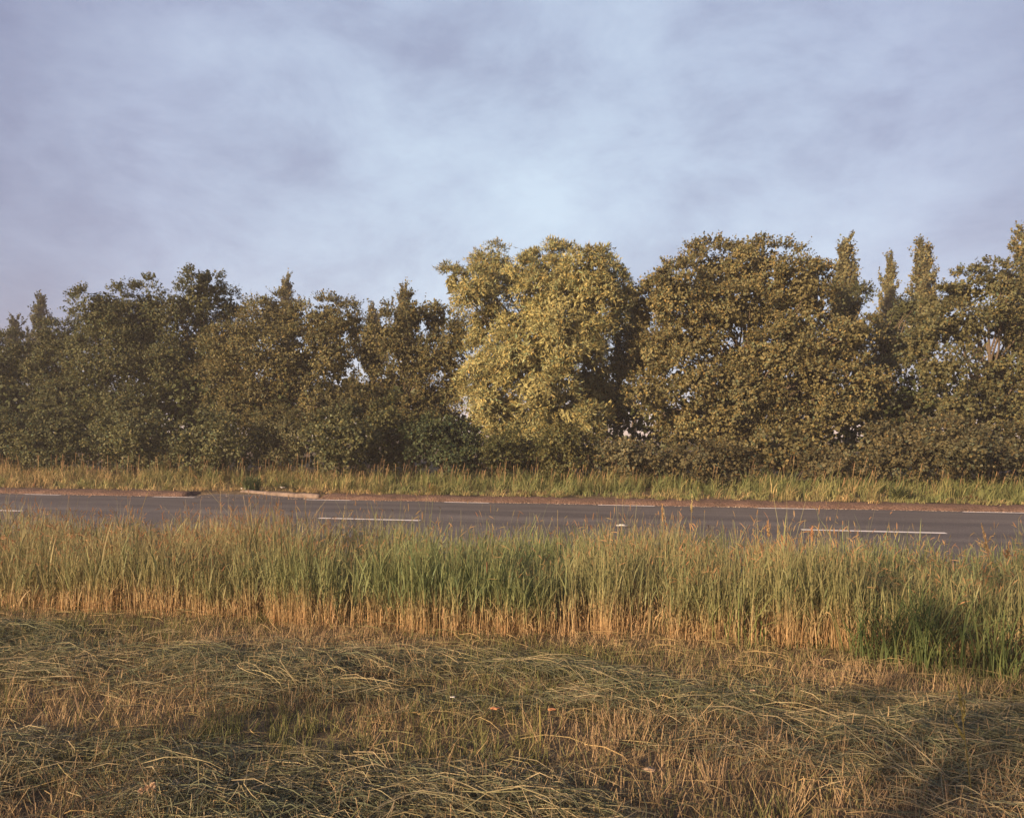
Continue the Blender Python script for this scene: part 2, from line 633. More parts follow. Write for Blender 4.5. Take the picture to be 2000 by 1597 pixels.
# ------------------------------------------------------------------ volume added to lift the dark tones: haze over road and field
hm = bpy.data.materials.new('lift_haze')
hm.use_nodes = True
hm.node_tree.nodes.clear()
ho = N(hm.node_tree, 'ShaderNodeOutputMaterial')
hv = N(hm.node_tree, 'ShaderNodeVolumePrincipled')
hv.inputs['Color'].default_value = (0.93, 0.91, 0.93, 1)
hv.inputs['Density'].default_value = 0.0014
hv.inputs['Anisotropy'].default_value = 0.0
L(hm.node_tree, hv.outputs[0], ho.inputs['Volume'])
q = 2900.0
hb_v = [(x, y, z) for z in (-1.5, 22.0) for (x, y) in ((-q, -q), (q, -q), (q, q), (-q, q))]
lift_haze = build('lift_haze', hb_v, np.array([(3, 2, 1, 0), (4, 5, 6, 7), (0, 1, 5, 4), (1, 2, 6, 5), (2, 3, 7, 6), (3, 0, 4, 7)]), hm)
tag(lift_haze, kind='stuff')

# ------------------------------------------------------------------ trees
GREEN = np.array([0.078, 0.088, 0.030])


def rand_unit(rng, m):
    return unit(rng.normal(size=(m, 3)))


def sprigs(bag, rng, q, out, rc, n_sprig, n_leaf, sp_len, leaf, aspect, color, var, up=0.35, droop=0.0, spread=0.8):
    """shoots with leaves round each clump centre q (m,3); out (m,3) points outwards"""
    m = len(q)
    qq = np.repeat(q, n_sprig, 0)
    oo = np.repeat(out, n_sprig, 0)
    rr = np.repeat(rc, n_sprig)
    tone = np.repeat(1 + 0.14 * rng.normal(size=m), n_sprig)
    d = unit(oo * 0.65 + rand_unit(rng, len(qq)) * spread + np.array([0, 0, up]))
    p0 = qq + d * (rr * rng.uniform(0.45, 0.9, len(qq)))[:, None] * np.array([1, 1, 0.8])
    ln = sp_len * rng.uniform(0.4, 0.9, len(qq)) * np.where(rng.uniform(size=len(qq)) < 0.06, 1.7, 1.0)
    K = n_leaf
    t = np.repeat(((np.arange(K) + 0.6) / K)[None, :], len(qq), 0) + rng.uniform(-0.06, 0.06, (len(qq), K))
    sag = np.zeros((len(qq), K, 3))
    sag[..., 2] = -droop * (t * ln[:, None]) ** 2 / sp_len
    P = p0[:, None] + d[:, None] * (t * ln[:, None])[..., None] + sag
    P = P.reshape(-1, 3)
    D = np.repeat(d, K, 0)
    if droop > 0:
        D = unit(D + np.array([0, 0, -1.0]) * (droop * t.ravel())[:, None])
    ld = unit(D * 0.55 + rand_unit(rng, len(P)) * 0.85 + np.array([0, 0, -0.25 * droop - 0.05]))
    # the leaf's face turns up and outwards
    fn = unit(np.array([0, 0, 0.35]) + np.repeat(d, K, 0) * 0.6 + np.repeat(oo, K, 0) * 0.6 + rand_unit(rng, len(P)) * 0.5)
    side = unit(np.cross(ld, fn))
    LL = leaf * rng.uniform(0.6, 1.25, len(P))
    c = color[None, :] * np.repeat(tone, K)[:, None] * (1 + var * rng.normal(size=(len(P), 1)))
    warm = rng.normal(size=len(P)) * 0.15
    c = c * (1 + warm[:, None] * np.array([1.0, 0.1, -0.8]))
    bag.leaves(P, ld, side, LL, LL * aspect, np.clip(c, 0.004, 0.6))


def crown(bag, rng, lobes, leaf=0.071, aspect=0.42, color=GREEN, var=0.2, clump_r=(0.28, 0.55), per_m2=6.0, n_sprig=35, n_leaf=9,
          sp_len=0.36, up=0.35, droop=0.0, spread=0.8, fill=75, back=0.12, gap=0.40, shell=85, lead=0.30, core=None):
    """lobes: array rows (x, y, z, rx, ry, rz)"""
    lobes = np.asarray(lobes, float)
    for lb in (core if core is not None else ()):                       # the shaded heart of the crown, behind the leafy masses
        k_ = int(lb[3] * lb[5] * 150)
        P = lb[:3] + rand_unit(rng, k_) * rng.uniform(0, 1, (k_, 1)) ** 0.4 * lb[3:]
        P = P[P[:, 2] > 0.2]
        d = rand_unit(rng, len(P))
        sd = unit(np.cross(d, rand_unit(rng, len(P))))
        Ls = 0.16 * rng.uniform(0.7, 1.3, len(P))
        bag.leaves(P, d, sd, Ls, Ls * 0.42, np.clip(color[None, :] * (0.9 + 0.15 * rng.normal(size=(len(P), 1))), 0.004, 0.5))
    for lb in lobes:
        c, r = lb[:3], lb[3:]
        area = 4 * math.pi * ((r[0] * r[1]) ** 1.6 / 3 + (r[0] * r[2]) ** 1.6 / 3 + (r[1] * r[2]) ** 1.6 / 3) ** (1 / 1.6)
        m = max(6, int(area * per_m2))
        u = rand_unit(rng, m)
        keep = ((u[:, 1] < 0.3) | (rng.uniform(size=m) < back)) & (rng.uniform(size=m) < 1 + 0.7 * np.minimum(u[:, 2] + 0.15, 0))
        u = u[keep]
        rad = 0.93 + 0.11 * rng.normal(size=(len(u), 1)).clip(-2, 1.3)
        rc = rng.uniform(clump_r[0], clump_r[1], len(u))
        top = (u[:, 2] > 0.15) & (rng.uniform(size=len(u)) < lead)      # leading shoots stand out of the outline
        rad = rad + (top * rng.uniform(0.15, 0.34, len(u)))[:, None] / max(r.mean(), 1.0)
        rc = np.where(top, rc * 0.62, rc)
        q = c + u * r * rad
        out = unit(u / r)
        ok = []
        for i in range(len(q)):                                     # clumps keep their distance, so that gaps stay dark between them
            if not ok or (np.linalg.norm(q[ok] - q[i], axis=1) > gap * (rc[ok] + rc[i])).all():
                ok.append(i)
        q, out, rc = q[ok], out[ok], rc[ok]
        # clumps buried deep in another lobe carry no leaves
        inside = np.zeros(len(q), bool)
        for l2 in lobes:
            if l2 is lb:
                continue
            inside |= (((q - l2[:3]) / l2[3:]) ** 2).sum(1) < 0.66
        inside |= q[:, 2] < 0.25
        q, out, rc = q[~inside], out[~inside], rc[~inside]
        if len(q) == 0:
            continue
        sprigs(bag, rng, q, out, rc, n_sprig, n_leaf, sp_len, leaf, aspect, color, var, up, droop, spread)
        # a thinner layer of leaves between the clumps
        k_ = int(area * shell)
        u = rand_unit(rng, k_)
        u = u[(u[:, 1] < 0.15)]
        P = c + u * r * rng.uniform(0.74, 0.95, (len(u), 1))
        far = np.ones(len(P), bool)
        for l2 in lobes:
            if l2 is not lb:
                far &= (((P - l2[:3]) / l2[3:]) ** 2).sum(1) > 0.55
        far &= P[:, 2] > 0.2
        P, o_ = P[far], unit(u / r)[far]
        fn = unit(o_ + rand_unit(rng, len(P)) * 0.7 + np.array([0, 0, 0.3]))
        sd = unit(np.cross(fn, rand_unit(rng, len(P))))
        Ls = max(leaf, 0.075) * 1.25 * rng.uniform(0.7, 1.3, len(P))
        bag.leaves(P, np.cross(sd, fn), sd, Ls, Ls * max(aspect, 0.2), np.clip(color[None, :] * (0.95 + 0.18 * rng.normal(size=(len(P), 1))), 0.004, 0.5))
        # sparse leaves in the interior
        k_ = int(area * fill)
        w = rand_unit(rng, k_) * (rng.uniform(0.3, 0.85, (k_, 1)))
        w = w[w[:, 1] > -0.25]
        P = c + w * r
        P = P[P[:, 2] > 0.2]
        d = rand_unit(rng, len(P))
        sd = unit(np.cross(d, rand_unit(rng, len(P))))
        Ls = 0.17 * rng.uniform(0.7, 1.3, len(P))
        bag.leaves(P, d, sd, Ls, Ls * 0.42, np.clip(color[None, :] * (0.9 + 0.15 * rng.normal(size=(len(P), 1))), 0.004, 0.5))


def px_lobes(spec, n, depth=1.0, rng=None, shrink=0.38):
    """(px, py, half width px, half height px[, dn]) -> world ellipsoids at road distance n"""
    out = []
    for sp in spec:
        px, py, rx, rz = sp[:4]
        dn = sp[4] if len(sp) > 4 else (rng.uniform(-1.6, 0.7) if rng is not None else 0)
        x, y, z = at(px, py, n + dn)
        k_ = y / F
        sh = shrink * min(1.0, min(rx, rz) * k_ / 0.9)
        out.append((x, y, z, rx * k_ - sh, max(0.5, 0.5 * (rx + rz) * k_ * depth - sh), rz * k_ - sh))
    return np.array(out)


def limbs(rng, base, lobes, r0):
    paths = []
    top = lobes[np.argmax(lobes[:, 2])]
    mid = lobes[:, :3].mean(0)
    h = max(top[2] * 0.85, 1.0)
    tx = mid[0] * 0.5 + base[0] * 0.5
    t = np.linspace(0, 1, 9)
    tr = np.stack([base[0] + (tx - base[0]) * t ** 1.5 + 0.08 * np.sin(t * 7 + rng.uniform(0, 6)) * h / 8,
                   base[1] + (mid[1] - base[1]) * t + 0.06 * np.cos(t * 6 + 1) * h / 8,
                   base[2] - 0.1 + (h + 0.1) * t], -1)
    paths.append((tr, r0 * (1.25 * (1 - t) ** 3 * 0.35 + 1 - 0.85 * t)))
    br = []
    for lb in lobes:
        for j in range(3):
            u = rand_unit(rng, 1)[0]
            tgt = lb[:3] + u * lb[3:] * 0.75
            i0 = int(np.clip(np.searchsorted(tr[:, 2], tgt[2] * rng.uniform(0.35, 0.65)), 1, 7))
            a = tr[i0]
            tt = np.linspace(0, 1, 7)[:, None]
            bow = np.array([0, 0, 0.25 * np.linalg.norm(tgt - a)])
            p = a + (tgt - a) * tt + bow * (tt * (1 - tt)) + rng.normal(0, 0.05, (7, 3)) * (tt * (1 - tt)) * 4
            rb = r0 * rng.uniform(0.25, 0.42)
            br.append((p, rb * (1 - 0.85 * tt[:, 0])))
    return paths, br


def make_tree(name, label, cat, n, base_px, spec, seed, group=None, r0=0.11, depth=1.0, trunk_part='trunk', crown_part='crown', shrink=0.34, squeeze=0.95, **kw):
    rng = np.random.default_rng(seed)
    bx, by, _ = at(base_px, 900, n)
    bz = float(ground_z(*sn(bx, by)))
    root = thing(name, (bx, by, bz), label, cat, group)
    lobes = px_lobes([(a[0], a[1], a[2] * squeeze, a[3] * squeeze, *a[4:]) for a in spec], n, depth, rng, shrink)
    if squeeze < 1:
        kw['core'] = px_lobes([(*a[:4], 1.3) for a in spec], n, 0.8, rng, shrink + 0.25)
    tr, br = limbs(rng, (bx, by, bz), lobes, r0)
    tubes(trunk_part, tr, M_BARK, root, 8)
    tubes('branches', br, M_BARK, root, 5)
    bag = Bag()
    crown(bag, rng, lobes, **kw)
    bag.build(crown_part, M_LEAF, root)
    return root


G_ROW = 'broadleaf trees in the row beyond the road'
DARK = np.array([0.093, 0.101, 0.044])
OLIVE = np.array([0.135, 0.126, 0.055])
MAPLE = np.array([0.160, 0.146, 0.066])
WILLOW = np.array([0.295, 0.278, 0.122])

make_tree('broadleaf_tree', 'dark bushy tree at the far left edge, below the two small leaning poplars', 'tree', 26.5, 20,
          [(-60, 740, 80, 90), (10, 720, 60, 70), (40, 790, 70, 60), (-30, 820, 80, 60)], 101, G_ROW, color=DARK, squeeze=1.0, shell=100, fill=90)
make_tree('broadleaf_tree', 'wide dark green tree with a flat lumpy top right of the two small leaning poplars', 'tree', 26.3, 205,
          [(200, 605, 60, 55), (290, 610, 60, 60), (130, 670, 60, 50), (230, 700, 100, 70), (120, 740, 70, 60), (170, 790, 90, 60), (310, 730, 70, 80), (85, 690, 40, 45), (250, 650, 80, 60), (130, 815, 80, 50), (265, 800, 90, 50)], 102, G_ROW, color=DARK, squeeze=1.0, shell=100, fill=90)
make_tree('broadleaf_tree', 'dark tree with a single pointed leader rising above its crown, between two wider crowns', 'tree', 27.0, 390,
          [(395, 585, 48, 58), (398, 545, 20, 26), (350, 605, 45, 50), (445, 605, 38, 40), (390, 680, 80, 70), (340, 720, 60, 70), (440, 700, 50, 70), (380, 790, 80, 60), (455, 780, 60, 60)], 103, G_ROW, color=DARK, squeeze=1.0, shell=100, fill=90)
make_tree('broadleaf_tree', 'broad olive tree with a dome of reddish tips below a single thin poplar tip', 'tree', 25.4, 560,
          [(545, 625, 75, 55), (640, 630, 65, 58), (480, 650, 60, 45), (440, 680, 50, 45), (560, 700, 110, 60), (450, 740, 70, 55), (540, 770, 100, 50), (650, 700, 55, 70), (690, 640, 25, 45), (560, 820, 100, 50), (655, 790, 70, 60), (470, 800, 70, 55)], 104, G_ROW, color=OLIVE, squeeze=1.0, shell=100, fill=90)
make_tree('broadleaf_tree', 'narrow ragged olive tree left of the yellow willow with sky gaps between them', 'tree', 25.6, 800,
          [(800, 620, 45, 50), (850, 625, 40, 45), (760, 660, 50, 50), (720, 690, 35, 55), (810, 700, 70, 65), (870, 690, 38, 60), (770, 760, 80, 55), (860, 770, 60, 45), (800, 820, 90, 50), (720, 790, 55, 55), (890, 740, 42, 60), (893, 655, 22, 40)], 105, G_ROW, color=OLIVE, squeeze=1.0, shell=100, fill=90)
make_tree('willow_tree', 'pale yellow green willow with feathery narrow leaves in the middle of the row', 'tree', 24.6, 1060,
          [(958, 540, 32, 66), (930, 568, 52, 48), (885, 555, 22, 25), (1010, 545, 45, 45), (1082, 530, 58, 60), (1150, 530, 55, 56), (1065, 590, 80, 60), (1150, 600, 60, 65),
           (1000, 640, 70, 55), (1100, 680, 80, 60), (980, 720, 60, 55), (1060, 760, 80, 55), (1160, 700, 45, 70), (960, 780, 45, 45), (1120, 820, 70, 50), (1010, 700, 60, 60), (935, 640, 36, 50), (945, 725, 45, 60), (1050, 835, 90, 50), (985, 825, 55, 45), (1170, 770, 55, 60, 0.8), (1110, 610, 80, 70), (1180, 560, 40, 60)], 106, G_ROW, r0=0.17, depth=0.9,
          color=WILLOW, leaf=0.14, aspect=0.115, var=0.28, n_sprig=36, n_leaf=14, sp_len=0.5, up=0.3, droop=0.65, per_m2=6, fill=60, clump_r=(0.25, 0.5), gap=0.42, shell=150, squeeze=1.0)
make_tree('broadleaf_tree', 'dark green crown tucked behind the right shoulder of the yellow willow', 'tree', 28.0, 1205,
          [(1195, 560, 25, 38), (1205, 620, 32, 60), (1225, 700, 60, 70), (1200, 780, 60, 60)], 107, G_ROW, color=np.array([0.05, 0.078, 0.04]), leaf=0.08)
make_tree('maple_tree', 'tallest tree of the row, a large rounded bronze green dome right of the willow', 'tree', 24.8, 1450,
          [(1405, 542, 90, 80), (1500, 540, 92, 80), (1330, 572, 66, 66), (1575, 575, 70, 75), (1290, 590, 50, 45), (1570, 560, 55, 60), (1255, 610, 40, 55), (1430, 610, 110, 60), (1550, 640, 80, 60),
           (1310, 670, 75, 55), (1610, 690, 90, 60), (1480, 700, 110, 60), (1690, 735, 55, 45), (1360, 740, 85, 55), (1560, 770, 110, 65), (1280, 770, 60, 60), (1430, 810, 90, 55), (1640, 810, 70, 50), (1330, 820, 60, 45), (1250, 690, 50, 70), (1670, 650, 45, 45), (1440, 610, 100, 62, -1.0), (1365, 665, 75, 60, -0.9), (1535, 690, 85, 60, -1.1), (1460, 765, 100, 60, -0.9), (1600, 740, 80, 60, -0.9), (1290, 700, 60, 60, -0.7), (1400, 845, 110, 45, -0.4), (1560, 840, 90, 50, -0.5)], 108, G_ROW, r0=0.15,
          color=MAPLE, leaf=0.076, aspect=0.42, var=0.2, shrink=0.36)
make_tree('broadleaf_tree', 'dark green tree in the dip below the lone poplars, right of the bronze dome', 'tree', 28.5, 1690,
          [(1650, 590, 45, 50), (1665, 660, 50, 70), (1755, 620, 38, 42), (1775, 600, 25, 25), (1750, 690, 65, 60), (1700, 760, 80, 70), (1790, 790, 60, 50), (1730, 820, 80, 55)], 109, G_ROW, color=DARK)
make_tree('broadleaf_tree', 'spreading reddish olive tree at the right edge with hanging lower sprays', 'tree', 25.2, 1920,
          [(1890, 570, 60, 45), (1960, 560, 60, 60), (1830, 600, 45, 45), (1880, 640, 90, 55), (1800, 670, 55, 50), (1980, 640, 70, 70), (1840, 720, 70, 45), (1960, 720, 60, 70), (1990, 800, 60, 60), (1935, 760, 30, 50), (2070, 650, 80, 110), (2080, 790, 80, 80), (1880, 800, 80, 50)], 110, G_ROW,
          color=np.array([0.120, 0.118, 0.054]), leaf=0.076, droop=0.25)

# ---- poplars on the far side of the field
G_POP = 'poplars standing behind the row'


def poplar(label, px, top, bot, half, seed, n=46.0, lean=0.0, colr=(0.165, 0.155, 0.07)):
    spec, steps = [], 8
    for i in range(steps):
        t = i / (steps - 1)
        y = top + 34 + (bot - top) * t
        w = half * 0.98 * (0.10 + 0.90 * min(1, t * 1.6) ** 0.9)
        spec.append((px + lean * (1 - t) * half + ((-1) ** i) * half * 0.08, y, w, (bot - top) / steps * (0.7 if i == 0 else 0.95), 0.0))
    return make_tree('poplar_tree', label, 'poplar', n, px, spec, seed, G_POP, r0=0.14, color=np.array(colr), leaf=0.12, aspect=0.45, n_sprig=9, n_leaf=8,
                     sp_len=0.62, up=1.7, spread=0.5, per_m2=9, fill=60, clump_r=(0.10, 0.22), back=0.7, var=0.15, shrink=0.12, squeeze=1.0, lead=0.0, shell=120)


PD = (0.085, 0.09, 0.04)
poplar('leftmost and lower of the two small leaning poplars at the left edge', 22, 600, 700, 17, 201, lean=0.5, colr=PD)
poplar('small leaning poplar close to the left edge, the higher one of the pair', 70, 558, 700, 22, 202, lean=0.5, colr=PD)
poplar('single thin poplar tip above the broad olive dome in the left half', 561, 524, 640, 13, 203)
poplar('short poplar in the gap between the olive dome and the narrow ragged tree', 731, 578, 690, 17, 204)
poplar('poplar tip poking out of the narrow ragged tree left of the willow', 790, 542, 660, 15, 205)
poplar('short stubby poplar in the notch between the willow and the bronze dome', 1236, 540, 640, 12, 206, n=40)
poplar('thin poplar spire at the left shoulder of the tall bronze dome', 1300, 494, 610, 11, 207, n=40)
poplar('broad poplar spire just right of the tall bronze dome', 1651, 457, 640, 26, 208, n=40)
poplar('slim middle poplar standing clear against the sky on the right', 1735, 491, 650, 20, 209)
poplar('widest poplar on the right with a forked spreading outline', 1803, 461, 640, 27, 210, n=42)
poplar('tallest poplar cut by the right edge of the view', 2002, 430, 640, 30, 211, n=38)

# ---- shrubs and brambles at the foot of the trees
G_SHRUB = 'shrubs along the foot of the tree row'
SH = dict(leaf=0.07, aspect=0.42, n_sprig=22, n_leaf=9, sp_len=0.30, clump_r=(0.18, 0.36), per_m2=9.0, fill=45, back=0.1, shell=75)
HAW = np.array([0.120, 0.128, 0.060])


def shrub(label, px, top, half, seed, n=22.1, colr=HAW, name='shrub', extra=(), **kw):
    rng = np.random.default_rng(seed + 7)
    bot = 930
    h = (bot - top) / 2
    spec = [(px, top + h * 0.75, half * 0.72, h * 0.72), (px - half * 0.5, top + h * 1.05, half * 0.55, h * 0.75), (px + half * 0.5, top + h * rng.uniform(0.9, 1.15), half * 0.55, h * 0.75),
            (px + half * rng.uniform(-0.3, 0.3), top + h * 1.5, half * 0.9, h * 0.5, -0.4)] + list(extra)
    p = dict(SH)
    p['squeeze'] = 0.91
    n = n + (0.45 if seed % 2 else -0.3)
    p.update(kw)
    return make_tree(name, label, 'shrub', n, px, spec, seed, G_SHRUB, r0=0.06, trunk_part='stems', crown_part='foliage', color=colr, **p)


shrub('dark shrub at the left edge of the view under the leftmost tree', -20, 790, 110, 301, colr=DARK)
shrub('dark rounded shrub second from the left edge, below the flat topped tree', 120, 785, 85, 302, colr=DARK)
shrub('low spreading shrub under the flat topped tree, left of the bank gap', 265, 790, 95, 303)
shrub('shrub standing straight behind the gap in the red earth bank', 405, 795, 80, 304)
shrub('pale grey green shrub below the broad olive dome, behind the stone kerb', 545, 780, 75, 305, colr=np.array([0.105, 0.105, 0.05]), leaf=0.05)
shrub('upright shrub beneath the right end of the broad olive dome', 665, 775, 70, 306)
shrub('small leaved shrub below the short poplar, left of the ragged tree', 760, 765, 60, 307, colr=np.array([0.09, 0.095, 0.04]))
shrub('dark shrub beneath the ragged olive tree left of the willow', 865, 800, 75, 308, colr=np.array([0.058, 0.078, 0.036]))
shrub('small round bush in front of the left foot of the willow', 1010, 838, 62, 309, n=22.4, colr=np.array([0.085, 0.092, 0.036]), leaf=0.06)
shrub('shrub under the hanging right half of the willow', 1110, 830, 70, 310, colr=np.array([0.095, 0.095, 0.036]))
BR = dict(name='bramble_bush', colr=np.array([0.118, 0.108, 0.056]), leaf=0.066, aspect=0.45, up=0.15)
shrub('low pale bramble between the willow and the bronze dome', 1225, 865, 90, 311, n=21.9, **{**BR, 'colr': np.array([0.15, 0.14, 0.075])})
shrub('low bramble under the dark hollow at the left foot of the bronze dome', 1375, 872, 90, 312, n=21.9, **BR)
shrub('leafy shrub with hanging sprays under the middle of the bronze dome', 1530, 840, 75, 313, n=22.2, colr=MAPLE * 0.9, leaf=0.1, aspect=0.42)
shrub('low bramble under the right foot of the bronze dome', 1640, 880, 70, 314, n=22.0, **BR)
shrub('large reddish bramble mound right of the bronze dome, in front of the dark hollow', 1790, 800, 125, 315, n=21.7, **BR)
shrub('bramble mound at the right edge below the hanging sprays', 1935, 822, 115, 316, n=21.6, **{**BR, 'colr': np.array([0.10, 0.096, 0.05])})
shrub('dark shrub beyond the right edge of the view', 2110, 800, 100, 317, n=22.4, colr=DARK)


# thicket under and behind the trees
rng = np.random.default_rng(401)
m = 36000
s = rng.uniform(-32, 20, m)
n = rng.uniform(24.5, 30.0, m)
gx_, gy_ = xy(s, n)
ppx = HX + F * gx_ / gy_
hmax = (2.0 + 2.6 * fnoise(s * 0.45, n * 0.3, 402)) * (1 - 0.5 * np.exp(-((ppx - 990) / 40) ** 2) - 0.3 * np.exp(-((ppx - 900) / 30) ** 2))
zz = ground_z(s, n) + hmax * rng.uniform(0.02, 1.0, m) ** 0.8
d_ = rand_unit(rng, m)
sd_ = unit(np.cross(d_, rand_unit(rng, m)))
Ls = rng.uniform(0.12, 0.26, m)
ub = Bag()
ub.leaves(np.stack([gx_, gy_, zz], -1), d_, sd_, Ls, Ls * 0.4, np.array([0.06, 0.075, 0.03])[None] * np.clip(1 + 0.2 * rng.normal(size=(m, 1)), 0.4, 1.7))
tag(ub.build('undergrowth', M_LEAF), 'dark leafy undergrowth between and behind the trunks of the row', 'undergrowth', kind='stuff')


# two unseen plants, added beside the camera to darken the near verge
def shade_plant(name, label, cat, x, y, lobes, seed, r0, crown_part, trunk_part, **kw):
    rng = np.random.default_rng(seed)
    z = float(ground_z(*sn(x, y)))
    root = thing(name, (x, y, z), label, cat)
    lb = np.array([(x + a, y + b, z + c, rx, ry, rz) for (a, b, c, rx, ry, rz) in lobes])
    tr, br = limbs(rng, (x, y, z), lb, r0)
    tubes(trunk_part, tr, M_BARK, root, 8)
    tubes('branches', br, M_BARK, root, 5)
    bag = Bag()
    crown(bag, rng, lb, **kw)
    bag.build(crown_part, M_LEAF, root)


shade_plant('shade_tree', 'unseen tree added behind the camera to shade the right foreground', 'tree', -7.2, -5.6,
           [(0, 0, 2.4, 1.0, 1.0, 0.9), (0.3, -0.3, 3.6, 1.1, 1.1, 1.0), (-0.2, 0.3, 4.7, 0.9, 0.9, 0.9), (0.4, -0.4, 5.6, 0.7, 0.7, 0.8), (0.2, 0, 1.3, 0.8, 0.8, 0.7)], 701, 0.08, 'crown', 'trunk',
           color=OLIVE, leaf=0.09, n_sprig=6, n_leaf=8, per_m2=2.0, fill=2, back=1.0, shell=0)
shade_plant('shade_bush', 'unseen low bush added left of the camera to shade the lower left', 'shrub', -5.9, 0.1,
           [(0, 0, 0.8, 0.8, 0.8, 0.75), (-0.5, -0.5, 1.2, 0.7, 0.7, 0.6), (-1.0, -0.9, 0.8, 0.8, 0.8, 0.7)], 702, 0.04, 'foliage', 'stems',
           color=HAW, leaf=0.07, n_sprig=6, n_leaf=7, per_m2=2.2, fill=3, back=1.0, shell=0, sp_len=0.3, clump_r=(0.18, 0.36))

# ------------------------------------------------------------------ grass
def mixc(a, b, t):
    return np.asarray(a) * (1 - t)[..., None] + np.asarray(b) * t[..., None]


def horiz(rng, m):
    a = rng.uniform(0, 2 * math.pi, m)
    return np.stack([np.cos(a), np.sin(a), np.zeros(m)], -1)


STRAW = np.array([0.56, 0.425, 0.24])
RUST = np.array([0.45, 0.285, 0.15])
LIME = np.array([0.225, 0.265, 0.115])
DEEP = np.array([0.125, 0.172, 0.085])
HEAD = np.array([0.36, 0.225, 0.125])

# uncut band between the mown verge and the road
rng = np.random.default_rng(501)
m = 38500
s = rng.uniform(-8.0, 6.2, m)
u_ = rng.uniform(0, 1, m) ** 1.5
n = grass_front(s) + u_ * (N_GRASS1 - grass_front(s))
den = fnoise(s * 2.4, n * 2.4, 502)
keep = rng.uniform(size=m) < (0.35 + 0.9 * smooth(0.3, 0.6, den)) * (0.25 + 1.2 * smooth(0.25, 0.6, vnoise(s * 7, n * 7, 507)))
s, n, u_ = s[keep], n[keep], u_[keep]
m = len(s)
patch = fnoise(s * 0.55, n * 0.8, 503)
lush = (0.4 + 0.6 * smooth(-4.4, -2.2, s)) * (0.55 + 0.45 * smooth(0.35, 0.65, patch))     # the left end is drier
H = (0.605 - 0.05 * smooth(1.0, 3.5, s) + 0.38 * (fnoise(s * 1.8, n * 2.2, 504, 4) - 0.5) * 2) * np.clip(rng.normal(0.98, 0.13, m), 0.5, 1.35) * (1 - 0.16 * u_)
tall = rng.uniform(size=m) < 0.04
H = np.where(tall, H * rng.uniform(1.08, 1.42, m), H)
x, y = xy(s, n)
z = ground_z(s, n)
base = np.stack([x, y, z - 0.01], -1)
la_ = 2 * math.pi * fnoise(s * 2.2, n * 2.2, 508)
lean = horiz(rng, m) * (rng.uniform(0.02, 0.24, m) + 0.5 * (rng.uniform(size=m) < 0.07))[:, None] + np.array([0.09, -0.02, 0]) + 0.12 * np.stack([np.cos(la_), np.sin(la_), 0 * la_], -1)
t = np.array([0, 0.3, 0.62, 1.0])
P = base[:, None] + np.array([0, 0, 1.0]) * (H[:, None] * t)[..., None] + lean[:, None] * (H[:, None] * t ** 1.4)[..., None]
W = 0.0015 * (1.15 - 0.6 * t)[None, :] * rng.uniform(0.75, 1.4, m)[:, None]
low = mixc(STRAW, RUST, rng.uniform(0, 1, m))
low = mixc(low, np.broadcast_to(DEEP * 1.3, low.shape), 0.75 * smooth(2.0, 3.2, s + 0.8 * (vnoise(s * 2, n * 2, 515) - 0.5)))
green = mixc(mixc(STRAW * 0.85, LIME, np.full(m, 0.5)), LIME, lush)
tipc = mixc(green, np.broadcast_to(HEAD, (m, 3)), rng.uniform(0.0, 0.75, m) * (1 - 0.45 * lush))
tone = np.clip(1 + 0.18 * rng.normal(size=(m, 1)) + 0.5 * (fnoise(s * 3, n * 3, 509)[:, None] - 0.5), 0.45, 1.6)
C = np.stack([mixc(low, np.broadcast_to(RUST, low.shape), np.full(m, 0.5)), mixc(low, green, rng.uniform(0.05, 0.6, m)), mixc(green, tipc, np.full(m, 0.1)), tipc], 1) * tone[:, None]
tall_bag = Bag()
tall_bag.ribbons(P, W, horiz(rng, m), C)
# blades
for rep in range(3):
    sel = rng.uniform(size=m) < (0.45 + 0.35 * lush if rep < 2 else 0.6)
    k_ = int(sel.sum())
    t0 = rng.uniform(0.10, 0.72, k_) if rep < 2 else rng.uniform(0.03, 0.38, k_)
    hh = H[sel]
    p0 = base[sel] + np.array([0, 0, 1.0]) * (hh * t0)[:, None] + lean[sel] * (hh * t0 ** 1.4)[:, None]
    az = unit(horiz(rng, k_) + np.array([0.35, -0.05, 0]))
    ln = (rng.uniform(0.18, 0.42, k_) if rep < 2 else rng.uniform(0.10, 0.25, k_))
    tt = np.linspace(0, 1, 4)
    rise, outw, drp = rng.uniform(0.7, 1.0, k_), rng.uniform(0.15, 0.5, k_), rng.uniform(0.0, 0.55, k_)
    if rep == 2:
        rise, drp = rise * 0.6, drp + 0.4
    Pb = p0[:, None] + az[:, None] * (ln * outw)[:, None, None] * (tt ** 1.3)[None, :, None] + np.array([0, 0, 1.0]) * (ln[:, None] * (rise[:, None] * tt - drp[:, None] * tt ** 2.5))[..., None]
    Wb = np.array([0.6, 1.0, 0.75, 0.08])[None, :] * (rng.uniform(0.0020, 0.0052, k_) * (1.25 if rep < 2 else 0.9))[:, None]
    side = unit(np.cross(az, np.array([0, 0, 1.0])) + 0.4 * rng.normal(size=(k_, 3)))
    if rep < 2:
        cb = mixc(mixc(LIME, DEEP, rng.uniform(0, 1, k_)), STRAW * 0.7, np.clip((1 - lush[sel]) * rng.uniform(0.1, 0.9, k_) + (1 - smooth(0.12, 0.36, t0)) * rng.uniform(0.3, 1.1, k_), 0, 1))
    else:
        cb = mixc(STRAW, RUST, rng.uniform(0, 1, k_))
    cb = cb * np.clip(1 + 0.15 * rng.normal(size=(k_, 1)), 0.5, 1.5)
    Cb = np.repeat(cb[:, None], 4, 1) * np.array([1, 1, 1, 1.15])[None, :, None]
    tall_bag.ribbons(Pb, Wb, side, Cb)
